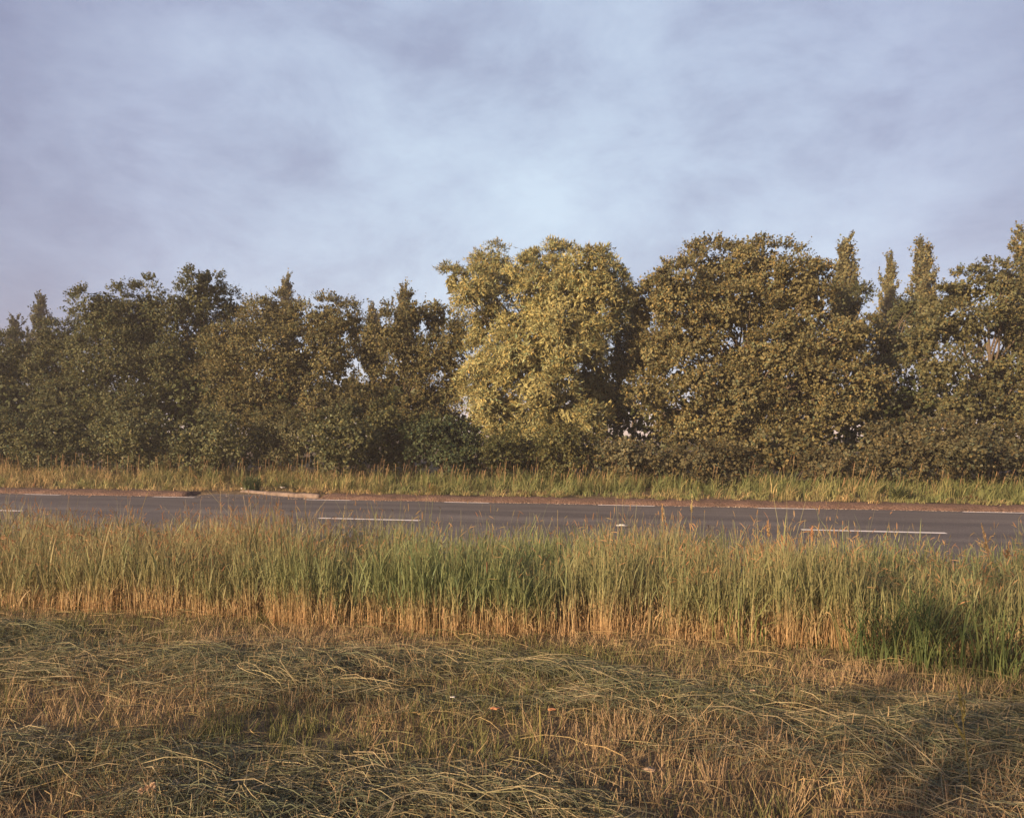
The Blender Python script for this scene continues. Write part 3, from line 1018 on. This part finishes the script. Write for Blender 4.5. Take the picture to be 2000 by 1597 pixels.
# seed heads
sel = (rng.uniform(size=m) < 0.13 + 0.22 * (1 - lush)) | tall
k_ = int(sel.sum())
tip = P[sel, -1]
dirn = unit(P[sel, -1] - P[sel, -2] + 0.12 * rng.normal(size=(k_, 3)))
ln = rng.uniform(0.035, 0.10, k_)
tt = np.linspace(0, 1, 4)
Ph = tip[:, None] + dirn[:, None] * (ln[:, None] * tt)[..., None] - np.array([0, 0, 1.0]) * (ln[:, None] * 0.2 * tt ** 2)[..., None]
Wh = np.array([0.5, 1.0, 0.85, 0.15])[None, :] * rng.uniform(0.0022, 0.0046, k_)[:, None]
ch = mixc(HEAD, np.array([0.38, 0.20, 0.105]), rng.uniform(0, 1, k_)) * np.clip(1 + 0.2 * rng.normal(size=(k_, 1)), 0.5, 1.5)
ch = mixc(ch, np.broadcast_to(LIME * 1.2, ch.shape), rng.uniform(0, 0.6, k_) * lush[sel])
sd = horiz(rng, k_)
tall_bag.ribbons(Ph, Wh, sd, np.repeat(ch[:, None], 4, 1))
tall_bag.ribbons(Ph, Wh, unit(np.cross(dirn, sd)), np.repeat(ch[:, None], 4, 1))
tag(tall_bag.build('tall_grass', M_GRASS), 'uncut green and straw coloured grass band along the near side of the road', 'grass', kind='stuff')

# stubble over the mown strip
rng = np.random.default_rng(511)
tuft = 16000
ts, tn = rng.uniform(-7.2, 5.6, tuft), rng.uniform(1.6, 6.9, tuft)
tdry = fnoise(ts * 0.9, tn * 1.1, 512)
per = rng.integers(4, 13, tuft)
s = np.repeat(ts, per) + rng.normal(0, 0.022, per.sum())
n = np.repeat(tn, per) + rng.normal(0, 0.022, per.sum())
tdry = np.repeat(tdry, per)
thh = np.repeat(rng.uniform(0.65, 1.25, tuft), per)
keep = (n < grass_front(s) + 0.8) & (rng.uniform(size=len(s)) < 1.05 - 0.5 * hay(s, n))
s, n, tdry, thh = s[keep], n[keep], tdry[keep], thh[keep]
m = len(s)
x, y = xy(s, n)
base = np.stack([x, y, ground_z(s, n) - 0.004], -1)
H = rng.uniform(0.035, 0.135, m) * thh * (1 - 0.35 * smooth(5.2, 5.9, n))
dry = np.clip(smooth(0.32, 0.60, tdry - 0.16 * smooth(1.3, 3.0, s) - 0.10 * (1 - smooth(-3.6, -2.0, s)) + 0.14 * rng.normal(size=m)) + 0.1, 0, 1)
lean = horiz(rng, m) * rng.uniform(0.05, 0.85, m)[:, None] + np.array([0.05, 0, 0])
t = np.linspace(0, 1, 2)
P = base[:, None] + np.array([0, 0, 1.0]) * (H[:, None] * t)[..., None] + lean[:, None] * (H[:, None] * t ** 1.6)[..., None]
W = np.array([1.0, 0.4])[None, :] * rng.uniform(0.0014, 0.0030, m)[:, None]
cdry = mixc(np.array([0.44, 0.33, 0.185]), np.array([0.33, 0.23, 0.14]), rng.uniform(0, 1, m))
cgr = mixc(np.array([0.15, 0.17, 0.058]), np.array([0.09, 0.12, 0.045]), rng.uniform(0, 1, m))
c = mixc(cgr, cdry, dry) * np.clip(1 + 0.2 * rng.normal(size=(m, 1)), 0.45, 1.6)
st = Bag()
st.ribbons(P, W, horiz(rng, m), np.repeat(c[:, None], 2, 1))
tag(st.build('mown_stubble', M_GRASS), 'short orange brown and green stubble of the mown verge', 'stubble', kind='stuff')

# cut grass lying in swaths
rng = np.random.default_rng(521)


def flow(s, n):
    return 1.8 * (fnoise(s * 1.7, n * 2.1, 522) - 0.5) * 2 + 0.22


def lay_hay(bag, s, n, ang, ln, lift, arch, w, col, k_=5):
    m = len(s)
    t = np.linspace(-0.5, 0.5, k_)
    bend = rng.normal(0, 0.45 if k_ > 3 else 0.2, m)
    a = ang[:, None] + bend[:, None] * t[None, :]
    ds, dn = np.cos(a), -np.sin(a)
    ps = s[:, None] + ln[:, None] * t * ds
    pn = n[:, None] + ln[:, None] * t * dn
    px_, py_ = xy(ps, pn)
    gz = ground_z(ps, pn)
    # a stem is stiff: it bridges the dips under it
    a0, a1, a2 = gz[:, :1], gz[:, k_ // 2:k_ // 2 + 1], gz[:, -1:]
    q_ = t[None, :] + 0.5
    zz = a0 * (1 - q_) + a2 * q_ + (a1 - 0.5 * (a0 + a2)) * 1.6 * q_ * (1 - q_)
    zz = zz + 0.6 * np.maximum(0, (gz - zz).max(1, keepdims=True))
    tilt = rng.normal(0, 0.07, m)
    pz = zz + lift[:, None] + arch[:, None] * (1 - (2 * t) ** 2) + tilt[:, None] * ln[:, None] * t
    pz = pz + np.maximum(0, gz.mean(1, keepdims=True) - pz.mean(1, keepdims=True))
    P = np.stack([px_, py_, pz], -1)
    dx, dy = xy(np.cos(ang), -np.sin(ang))
    hp = np.stack([-dy, dx, np.zeros(m)], -1)
    e = rng.uniform(-1.3, 1.3, m)
    side = hp * np.cos(e)[:, None] + np.array([0, 0, 1.0]) * np.sin(e)[:, None]
    prof = {5: np.array([0.75, 1.0, 1.0, 0.8, 0.25]), 4: np.array([0.8, 1, 0.9, 0.3]), 3: np.array([0.8, 1, 0.35])}[k_]
    bag.ribbons(P, prof[None, :] * w[:, None], side, np.repeat(col[:, None], k_, 1))


hb = Bag()
nb_ = 11500
bs, bn = rng.uniform(-7.0, 5.4, nb_), rng.uniform(1.7, 5.9, nb_)
d = hay(bs, bn)
keep = rng.uniform(size=nb_) < d * 1.1
bs, bn, d = bs[keep], bn[keep], d[keep]
nb_ = len(bs)
bang = flow(bs, bn) + rng.normal(0, 0.75, nb_)
bcol = rng.uniform(0, 1, nb_)
blift = rng.uniform(0, 0.05, nb_)
per = rng.integers(8, 24, nb_)
m = per.sum()
s = np.repeat(bs, per) + rng.normal(0, 0.11, m)
n = np.repeat(bn, per) + rng.normal(0, 0.065, m)
ang = np.repeat(bang, per) + rng.normal(0, 0.34, m) + (rng.uniform(size=m) < 0.3) * rng.uniform(-1.6, 1.6, m)
ln = rng.uniform(0.07, 0.34, m)
lift = np.repeat(blift, per) + rng.uniform(0.0, 0.05, m)
arch = np.abs(rng.normal(0, 0.018, m))
cb = np.repeat(bcol, per) + rng.normal(0, 0.22, m)
HG, HS = np.array([0.125, 0.143, 0.084]), np.array([0.39, 0.325, 0.195])
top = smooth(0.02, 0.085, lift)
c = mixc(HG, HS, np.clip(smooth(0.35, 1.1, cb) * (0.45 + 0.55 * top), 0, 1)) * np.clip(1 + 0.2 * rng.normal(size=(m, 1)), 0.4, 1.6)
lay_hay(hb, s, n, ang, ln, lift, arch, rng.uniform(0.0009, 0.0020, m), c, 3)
# long pale stems thrown on top, fanning out in sheaves
nb_ = 55
bs, bn = rng.uniform(-5.6, 4.6, nb_ * 6), rng.uniform(1.9, 5.6, nb_ * 6)
keep = rng.uniform(size=len(bs)) < hay(bs, bn)
bs, bn = bs[keep][:nb_], bn[keep][:nb_]
nb_ = len(bs)
per = rng.integers(4, 14, nb_)
m = per.sum()
ang = np.repeat(0.15 + flow(bs, bn) * 0.4 + rng.normal(0, 0.42, nb_), per) + rng.normal(0, 0.13, m)
s = np.repeat(bs, per) + rng.normal(0, 0.12, m)
n = np.repeat(bn, per) + rng.normal(0, 0.05, m)
ln = rng.uniform(0.2, 0.55, m)
c = mixc(np.array([0.21, 0.215, 0.11]), np.array([0.43, 0.36, 0.205]), rng.uniform(0, 1, m)) * np.clip(1 + 0.15 * rng.normal(size=(m, 1)), 0.5, 1.5)
lay_hay(hb, s, n, ang, ln, rng.uniform(0.04, 0.10, m), np.abs(rng.normal(0.01, 0.025, m)), rng.uniform(0.0011, 0.0020, m), c, 5)
# stray stems over the stubble
m = 5200
s, n = rng.uniform(-6.5, 5.2, m), rng.uniform(1.8, 6.2, m)
c = mixc(np.array([0.16, 0.17, 0.08]), np.array([0.42, 0.31, 0.15]), rng.uniform(0, 1, m))
lay_hay(hb, s, n, flow(s, n) + rng.normal(0, 0.8, m), rng.uniform(0.1, 0.4, m), rng.uniform(0.01, 0.07, m), np.abs(rng.normal(0, 0.02, m)), rng.uniform(0.001, 0.0022, m), c, 4)
tag(hb.build('cut_grass', M_HAY), 'grey green cut grass lying in loose swaths on the mown verge', 'hay', kind='stuff')

# ragged grass of the far verge
rng = np.random.default_rng(531)
nt_ = 5200
ts = rng.uniform(-26, 15, nt_)
tn = 17.95 + 4.6 * rng.uniform(0, 1, nt_) ** 0.85


def verge_front(s):
    gapk = smooth(GAP0 - 0.2, GAP0 + 0.5, s) * (1 - smooth(GAP1 - 1.6, GAP1 - 0.2, s))
    return 18.06 + 0.75 * (fnoise(s * 1.6, 0.7, 532, 4) - 0.5) + 0.85 * gapk


keep = (tn > verge_front(ts)) & (rng.uniform(size=nt_) < 0.3 + 1.0 * smooth(0.3, 0.6, fnoise(ts * 0.9, tn * 1.3, 533)))
ts, tn = ts[keep], tn[keep]
nt_ = len(ts)
into = tn - verge_front(ts)
tH = (0.11 + 0.38 * smooth(0.0, 2.2, into)) * rng.uniform(0.55, 1.35, nt_) * (0.65 + 0.75 * fnoise(ts * 0.5, tn * 0.7, 536))
tspread = rng.uniform(0.25, 1.1, nt_) * (1.25 - 0.4 * smooth(0.4, 2.0, into))
tdry = np.clip((1 - smooth(0.1, 1.0, into)) * 0.55 + 0.5 * smooth(0.48, 0.66, fnoise(ts * 0.5, tn * 0.9, 534)) - 0.15 * smooth(-6, -2, ts) + 0.3 * (1 - smooth(-9.5, -7.0, ts)) + 0.25 * rng.normal(size=nt_), 0, 1)
ttone = np.clip(1 + 0.22 * rng.normal(size=nt_), 0.55, 1.6)
per = rng.integers(8, 20, nt_)
m = int(per.sum())
rp = lambda v: np.repeat(v, per)
s, n = rp(ts) + rng.normal(0, 0.05, m), rp(tn) + rng.normal(0, 0.05, m)
H = rp(tH) * rng.uniform(0.5, 1.2, m)
seedy = rng.uniform(size=m) < 0.055 * smooth(0.9, 2.2, rp(into))
H = np.where(seedy, np.minimum(H * 1.25 + 0.10, 0.95), H)
x, y = xy(s, n)
base = np.stack([x, y, np.maximum(ground_z(s, n), 0.13 * (1 - smooth(18.6, 19.4, n))) - 0.015], -1)
lean = horiz(rng, m) * (rng.uniform(0.15, 1.0, m) * rp(tspread) * np.where(seedy, 0.25, 1.0))[:, None] + np.array([0.10, -0.12, 0])
t = np.linspace(0, 1, 3)
drop = np.where(seedy, 0.03, rng.uniform(0.05, 0.55, m))
P = base[:, None] + np.array([0, 0, 1.0]) * (H[:, None] * (t[None] - drop[:, None] * t[None] ** 3))[..., None] + lean[:, None] * (H[:, None] * t ** 2)[..., None]
W = np.array([0.8, 1.0, 0.25])[None, :] * rng.uniform(0.0035, 0.0095, m)[:, None]
W = np.where(seedy[:, None], np.array([0.35, 0.35, 0.75])[None, :] * 0.008, W)
g_ = mixc(np.array([0.225, 0.245, 0.095]), np.array([0.11, 0.15, 0.065]), rng.uniform(0, 1, m) ** 1.4)
d_ = mixc(np.array([0.46, 0.34, 0.17]), np.array([0.35, 0.235, 0.125]), rng.uniform(0, 1, m))
c = mixc(g_, d_, np.clip(rp(tdry) * rng.uniform(0.5, 1.2, m), 0, 1)) * (rp(ttone) * np.clip(1 + 0.12 * rng.normal(size=m), 0.5, 1.5))[:, None]
C = np.repeat(c[:, None], 3, 1)
hd = np.broadcast_to(HEAD, c.shape)
C = np.where(seedy[:, None, None], np.stack([c, mixc(c, hd, np.full(m, 0.4)), hd], 1), C)
fb = Bag()
fb.ribbons(P, W, unit(horiz(rng, m) + np.array([0.5, 0, 0])), C)
tag(fb.build('verge_grass', M_GRASS), 'ragged green and straw grass on the far verge between bank and shrubs', 'grass', kind='stuff')

# crumbs of stone and earth along the foot of the bank
rng = np.random.default_rng(541)
m = 1500
s = np.concatenate([rng.uniform(-24, 14, m), rng.uniform(GAP0, GAP1, 260)])
n = np.concatenate([17.66 - np.abs(rng.normal(0, 0.07, m)), rng.uniform(17.7, 19.0, 260)])
m = len(s)
x, y = xy(s, n)
z = np.where(n < 17.7, road_z(s, n), road_z(s, 17.66) + 0.06 * smooth(17.66, 19, n)) + 0.002
r = rng.uniform(0.004, 0.017, m) * (1 + (rng.uniform(size=m) < 0.05) * 1.2)
oct_v = np.array([(1, 0, 0), (0, 1, 0), (-1, 0, 0), (0, -1, 0), (0, 0, 0.8), (0, 0, -0.5)])
v = np.stack([x, y, z], -1)[:, None] + oct_v[None] * r[:, None, None] * rng.uniform(0.6, 1.3, (m, 6, 1))
f0 = np.array([(0, 1, 4), (1, 2, 4), (2, 3, 4), (3, 0, 4), (1, 0, 5), (2, 1, 5), (3, 2, 5), (0, 3, 5)])
tag(build('gravel', v, (np.arange(m)[:, None, None] * 6 + f0[None]).reshape(-1, 3), M_STONE), 'crumbs of stone and earth along the edge of the asphalt', 'gravel', kind='stuff')


# ------------------------------------------------------------------ single plants and scraps
def on_ground(px, py):
    y = EYE * F / (py - HY)
    for _ in range(4):
        x = (px - HX) / F * y
        y = (EYE - float(ground_z(*sn(x, y)))) * F / (py - HY)
    x = (px - HX) / F * y
    return x, y, float(ground_z(*sn(x, y)))


def strip(pts, w, col, mat, name, parent, cross=True):
    pts = np.asarray(pts, float)
    b = Bag()
    d = unit(np.gradient(pts, axis=0))
    sd = unit(np.cross(d, np.array([0.2, 1.0, 0.1])))
    w = np.broadcast_to(np.asarray(w, float), (len(pts),))
    c = np.broadcast_to(np.asarray(col, float), (len(pts), 3))[None]
    b.ribbons(pts[None], w[None], sd[None], c)
    if cross:
        b.ribbons(pts[None], w[None], unit(np.cross(d, sd))[None], c)
    return b.build(name, mat, parent)


def spikelets(root, a, b, count, size, col, rng, spread=0.6, name='seed_head'):
    """a seed head of many small scales along a..b"""
    a, b = np.asarray(a, float), np.asarray(b, float)
    t = np.linspace(0, 1, count)[:, None]
    d = unit(b - a)
    p = a + (b - a) * t
    ld = unit(d[None] + rand_unit(rng, count) * spread)
    sd = unit(np.cross(ld, rand_unit(rng, count)))
    Ls = size * (1.15 - 0.6 * t[:, 0]) * rng.uniform(0.8, 1.2, count)
    c = np.asarray(col)[None] * np.clip(1 + 0.2 * rng.normal(size=(count, 1)), 0.5, 1.5)
    bg_ = Bag()
    bg_.leaves(p, ld, sd, Ls, Ls * 0.28, c)
    return bg_.build(name, M_GRASS, root)


G_STALK = 'single seed stalks rising above the uncut grass'


def stalk(label, px, top, n, bend, head, size, col, seed, spread=0.6, plume=False):
    rng = np.random.default_rng(seed)
    x, y, zt = at(px, top, n)
    s0, _ = sn(x, y)
    bx = x - bend
    bz = float(ground_z(s0, n))
    root = thing('seed_stalk', (bx, y, bz), label, 'grass stalk', G_STALK)
    t = np.linspace(0, 1, 8)
    pts = np.stack([bx + bend * t ** 2.2, np.full(8, y), bz + (zt - head * 0.6 - bz) * t], -1)
    strip(pts, 0.0028 - 0.001 * t, mixc(np.full((8, 3), STRAW), np.full((8, 3), np.array([0.33, 0.27, 0.11])), t), M_GRASS, 'stem', root)
    e = pts[-1]
    d = unit(pts[-1] - pts[-2])
    spikelets(root, e - d * head * 0.4, e + d * head * 0.6, int(34 + head * 240), size, col, rng, spread)
    if plume:
        for j in range(4):
            o = e + d * head * (0.1 * j - 0.35)
            v = unit(d + np.array([rng.choice([-1, 1]) * 0.9, rng.normal(0, 0.4), -0.1]))
            spikelets(root, o, o + v * head * 0.42, 22, size * 0.85, col, rng, spread, 'side_tuft')
    return root


TAN, ORG, PALE = (0.44, 0.30, 0.15), (0.42, 0.21, 0.10), (0.46, 0.38, 0.19)
stalk('tallest lone stalk right of centre, its knobbly head overlapping the far bank', 1351, 966, 7.0, 0.02, 0.16, 0.022, PALE, 601)
stalk('stalk with a loose nodding head just left of the tallest lone stalk', 1294, 984, 7.0, -0.03, 0.14, 0.022, TAN, 602)
stalk('thin straight pale stalk near the middle of the band', 1089, 996, 7.2, 0.0, 0.10, 0.010, PALE, 603, 0.2)
stalk('thin stalk reaching up to the stone kerb left of centre', 543, 976, 7.6, 0.10, 0.10, 0.012, TAN, 604, 0.3)
stalk('straight rusty stalk with a narrow spike below the stone kerb', 518, 1000, 7.6, 0.0, 0.10, 0.012, ORG, 605, 0.25)
stalk('two toned leaning stalk crossing the left end of the earth bank', 286, 958, 7.8, 0.16, 0.10, 0.011, PALE, 606, 0.3)
stalk('stalk with a rusty foxtail head in the dry left part of the band', 318, 1002, 7.6, -0.05, 0.08, 0.016, ORG, 607, 0.35)
stalk('foxtail stalk leaning right beside the rusty foxtail on the left', 256, 990, 7.6, 0.09, 0.10, 0.014, TAN, 608, 0.3)
stalk('foxtail stalk close to the left edge below the white centre dash', 14, 990, 7.8, -0.06, 0.09, 0.015, ORG, 609, 0.35)
stalk('feathery tan stalk standing over the end of the right centre dash', 1500, 1018, 6.9, -0.04, 0.14, 0.024, TAN, 610, 0.7)
stalk('pinkish feathery stalk over the left part of the right centre dash', 1586, 1028, 6.9, 0.0, 0.13, 0.024, (0.46, 0.25, 0.14), 611, 0.7)
stalk('pale leaning stalk overlapping the end of the middle centre dash', 672, 987, 7.4, 0.05, 0.12, 0.012, PALE, 612, 0.3)
stalk('slim stalk left of the road stud with a cut end', 856, 1010, 7.3, -0.05, 0.09, 0.011, TAN, 613, 0.3)
stalk('golden reed plume with side tufts near the right edge over the asphalt', 1925, 1022, 6.3, -0.10, 0.22, 0.022, (0.36, 0.265, 0.15), 614, 0.55, True)
stalk('smaller drooping plume right of the golden reed plume', 1968, 1060, 6.3, 0.05, 0.12, 0.020, (0.34, 0.23, 0.13), 615, 0.6, True)

# broad leaved clump at the right end of the band
rng = np.random.default_rng(621)


def blade_clump(name, label, cat, loc, count, hmin, hmax, wid, cols, part='blades', group=None, lean_k=(0.15, 0.8), k_=6):
    x, y, z = loc
    root = thing(name, (x, y, z), label, cat, group)
    b = Bag()
    az = horiz(rng, count)
    h = rng.uniform(hmin, hmax, count)
    out = rng.uniform(lean_k[0], lean_k[1], count)
    t = np.linspace(0, 1, k_)
    base = np.array([x, y, z - 0.01]) + horiz(rng, count) * (rng.uniform(0, 0.24, count) * hmax / 0.7)[:, None]
    P = base[:, None] + az[:, None] * (h * out)[:, None, None] * (t ** 1.6)[None, :, None] + np.array([0, 0, 1.0]) * (h[:, None] * (t[None] - (out * 0.45)[:, None] * t[None] ** 3))[..., None]
    prof = np.interp(t, [0, 0.35, 0.75, 1], [0.55, 1.0, 0.8, 0.08])
    W = prof[None] * (wid * rng.uniform(0.6, 1.2, count))[:, None]
    side = unit(np.cross(az, np.array([0, 0, 1.0])) + 0.25 * rng.normal(size=(count, 3)))
    c = mixc(np.array(cols[0]), np.array(cols[1]), rng.uniform(0, 1, count))
    b.ribbons(P, W, side, np.repeat(c[:, None], k_, 1))
    b.build(part, M_GRASS, root)
    return root


G_CLUMP = 'broad bladed clumps in the uncut band'
GC = [(0.085, 0.13, 0.05), (0.17, 0.20, 0.075)]
blade_clump('grass_clump', 'large broad bladed dark green clump at the right end of the uncut band', 'grass clump', on_ground(1800, 1305), 150, 0.3, 0.78, 0.0042, GC, group=G_CLUMP)
blade_clump('grass_clump', 'broad bladed clump at the right edge beside the large dark green one', 'grass clump', on_ground(1940, 1320), 110, 0.25, 0.66, 0.0042, GC, group=G_CLUMP)
blade_clump('grass_clump', 'smaller leafy clump left of the large dark green one, where the straw coloured stems end', 'grass clump', on_ground(1690, 1290), 80, 0.2, 0.55, 0.0038, GC, group=G_CLUMP)
blade_clump('grass_clump', 'pale green clump of broad blades inside the right half of the straw stems', 'grass clump', on_ground(1440, 1255), 40, 0.3, 0.62, 0.004, [(0.14, 0.19, 0.06), (0.22, 0.25, 0.09)], group=G_CLUMP)

# weeds of the far verge
G_WEED = 'weeds of the far verge'
x, y, z = at(493, 950, 19.1)
blade_clump('weed_clump', 'dark green nettle clump behind the left end of the stone kerb', 'weed', (x, y, float(ground_z(*sn(x, y)))), 260, 0.2, 0.62, 0.011, [(0.07, 0.105, 0.045), (0.12, 0.15, 0.068)], 'leaves', G_WEED, (0.25, 1.0))
x, y, z = at(578, 955, 18.75)
blade_clump('weed_clump', 'little dark weed on the verge just above the stone kerb', 'weed', (x, y, 0.1), 60, 0.08, 0.2, 0.012, [(0.06, 0.075, 0.03), (0.12, 0.12, 0.05)], 'leaves', G_WEED, (0.3, 0.9))
x, y, z = at(1900, 965, 18.8)
blade_clump('weed_clump', 'low reddish weed at the edge of the bank near the right edge', 'weed', (x, y, 0.1), 80, 0.1, 0.28, 0.012, [(0.11, 0.09, 0.045), (0.2, 0.13, 0.06)], 'leaves', G_WEED, (0.4, 1.0))
x, y, z = at(1755, 950, 19.0)
blade_clump('weed_clump', 'dark green weed spilling forward from under the large bramble mound', 'weed', (x, y, 0.1), 110, 0.2, 0.5, 0.016, [(0.06, 0.08, 0.035), (0.10, 0.11, 0.045)], 'leaves', G_WEED, (0.4, 1.0))
x, y, z = at(845, 950, 19.0)
blade_clump('weed_clump', 'pale yellow green grass tuft bulging over the bank left of centre', 'weed', (x, y, 0.1), 110, 0.2, 0.42, 0.008, [(0.26, 0.24, 0.09), (0.36, 0.29, 0.12)], 'leaves', G_WEED, (0.5, 1.1))


def scrap(name, label, cat, loc, size, mat, seed, lift=0.0, group=None, flat=0.35):
    """a small crumpled sheet with thickness"""
    rg = np.random.default_rng(seed)
    k_ = 6
    gx, gy = np.meshgrid(np.linspace(-1, 1, k_), np.linspace(-1, 1, k_))
    rad = 1 - 0.25 * np.abs(gx * gy)
    px_ = gx * rad * size * 1.3 + rg.normal(0, size * 0.12, gx.shape)
    py_ = gy * rad * size * 0.8 + rg.normal(0, size * 0.12, gx.shape)
    pz = size * flat * (1 + np.sin(gx * 2.3 + seed) * np.cos(gy * 1.9)) + rg.normal(0, size * 0.14, gx.shape) + 0.004
    top = np.stack([px_, py_, pz], -1).reshape(-1, 3)
    bot = top - np.array([0, 0, 0.0015])
    i = (np.arange(k_ - 1)[:, None] * k_ + np.arange(k_ - 1)[None, :]).ravel()
    f = np.stack([i, i + 1, i + k_ + 1, i + k_], -1)
    e = list(range(k_)) + [k_ * j + k_ - 1 for j in range(1, k_)] + [k_ * (k_ - 1) + j for j in range(k_ - 2, -1, -1)] + [k_ * j for j in range(k_ - 2, 0, -1)]
    e = np.array(e)
    e2 = np.roll(e, -1)
    q = k_ * k_
    sides = np.stack([e, e + q, e2 + q, e2], -1)
    loc = (loc[0], loc[1], loc[2] + lift)
    o = build(name, np.concatenate([top, bot]) + np.array(loc), [f, f[:, ::-1] + q, sides], mat, origin=loc)
    return tag(o, label, cat, group)


M_DRYLEAF = noise_mat('dry_leaf', [(0.3, (0.36, 0.25, 0.15)), (0.7, (0.5, 0.38, 0.25))], 40, 4, 0.8, 0.4, 90, 0.002)
M_RUSTLEAF = noise_mat('rust_leaf', [(0.3, (0.38, 0.17, 0.08)), (0.7, (0.5, 0.25, 0.12))], 40, 4, 0.8, 0.4, 90, 0.002)
scrap('paper_scrap', 'tiny white scrap caught in the cut grass left of centre', 'litter', on_ground(884, 1388), 0.011, M_LITTER, 1, 0.075)
scrap('dry_leaf', 'pale curled dry leaf lying right of the orange stubble in the foreground', 'leaf', on_ground(1268, 1528), 0.024, M_DRYLEAF, 2, 0.05)
scrap('dry_leaf', 'rust brown leaf on the cut grass left of the upright blade', 'leaf', on_ground(968, 1415), 0.022, M_RUSTLEAF, 3, 0.085, flat=0.2)
scrap('dry_leaf', 'rust brown leaf on the cut grass right of the upright blade', 'leaf', on_ground(1078, 1417), 0.018, M_RUSTLEAF, 4, 0.085, flat=0.2)
scrap('dry_leaf', 'small tan leaf standing up in the right half of the cut grass', 'leaf', on_ground(1624, 1374), 0.010, M_DRYLEAF, 5, 0.09, flat=0.9)
scrap('dry_leaf', 'crumpled tan leaf at the far side of the right swath of cut grass', 'leaf', on_ground(1470, 1380), 0.013, M_DRYLEAF, 6, 0.09)
for i, (px, py, lb) in enumerate([(472, 954, 'tiny white scrap at the left end of the stone kerb, the upper of two'), (480, 957, 'tiny white scrap at the left end of the stone kerb, the lower of two')]):
    x, y, _ = at(px, py, 18.95)
    scrap('litter_scrap', lb, 'litter', (x, y, 0.14), 0.03, M_LITTER, 20 + i)
x, y, _ = at(552, 951, 18.75)
scrap('litter_scrap', 'pale wrapper lying in the grass above the middle of the stone kerb', 'litter', (x, y, 0.2), 0.05, M_LITTER, 23)

# upright blade and weed stalk in the foreground
loc = on_ground(1056, 1478)
root = thing('lone_grass_stem', loc, 'single upright yellow green blade standing in the cut grass at centre', 'grass blade')
t = np.linspace(0, 1, 7)
strip(np.stack([loc[0] - 0.005 * t, np.full(7, loc[1]), loc[2] + 0.02 + 0.24 * t], -1), np.interp(t, [0, 0.5, 0.8, 1], [0.0015, 0.0025, 0.0035, 0.0006]), (0.42, 0.38, 0.13), M_GRASS, 'blade', root)
strip(np.stack([loc[0] - 0.10 * t, np.full(7, loc[1] - 0.01), loc[2] + 0.02 + 0.20 * t], -1), 0.0018 - 0.0008 * t, (0.28, 0.27, 0.10), M_GRASS, 'stem', root)
loc = on_ground(1900, 1570)
root = thing('weed_stalk', loc, 'yellow green forked weed stalk standing near the lower right corner', 'weed')
pts = np.stack([loc[0] - 0.05 * t, np.full(7, loc[1]), loc[2] + 0.42 * t], -1)
strip(pts, 0.003 - 0.0015 * t, (0.24, 0.2, 0.07), M_GRASS, 'stem', root)
rg = np.random.default_rng(9)
for j, (t0, dx) in enumerate([(4, -0.055), (5, 0.012), (6, -0.01)]):
    spikelets(root, pts[t0], pts[t0] + np.array([dx, 0.01, 0.10]), 40, 0.018, (0.25, 0.22, 0.08), rg, 0.45, 'flower_spike')
loc = on_ground(290, 1588)
root = thing('dry_stalk', loc, 'dry stalk with round pale seed heads at the bottom left', 'dry plant')
pts = np.stack([loc[0] + 0.10 - 0.10 * t, np.full(7, loc[1]), loc[2] + 0.06 + 0.045 * t], -1)
strip(pts, 0.0018, (0.34, 0.2, 0.11), M_HAY, 'stem', root)
for j, (dx, dz) in enumerate([(-0.005, 0.0), (-0.03, -0.012), (0.02, 0.012)]):
    p = pts[-1] + np.array([dx, -0.002 * j, dz])
    b = Bag()
    k_ = 60
    dd = rand_unit(rg, k_)
    b.leaves(p + dd * 0.004, dd, unit(np.cross(dd, rand_unit(rg, k_))), np.full(k_, 0.010), np.full(k_, 0.004), np.tile(np.array([0.52, 0.38, 0.26]), (k_, 1)))
    b.build('seed_head', M_HAY, root)
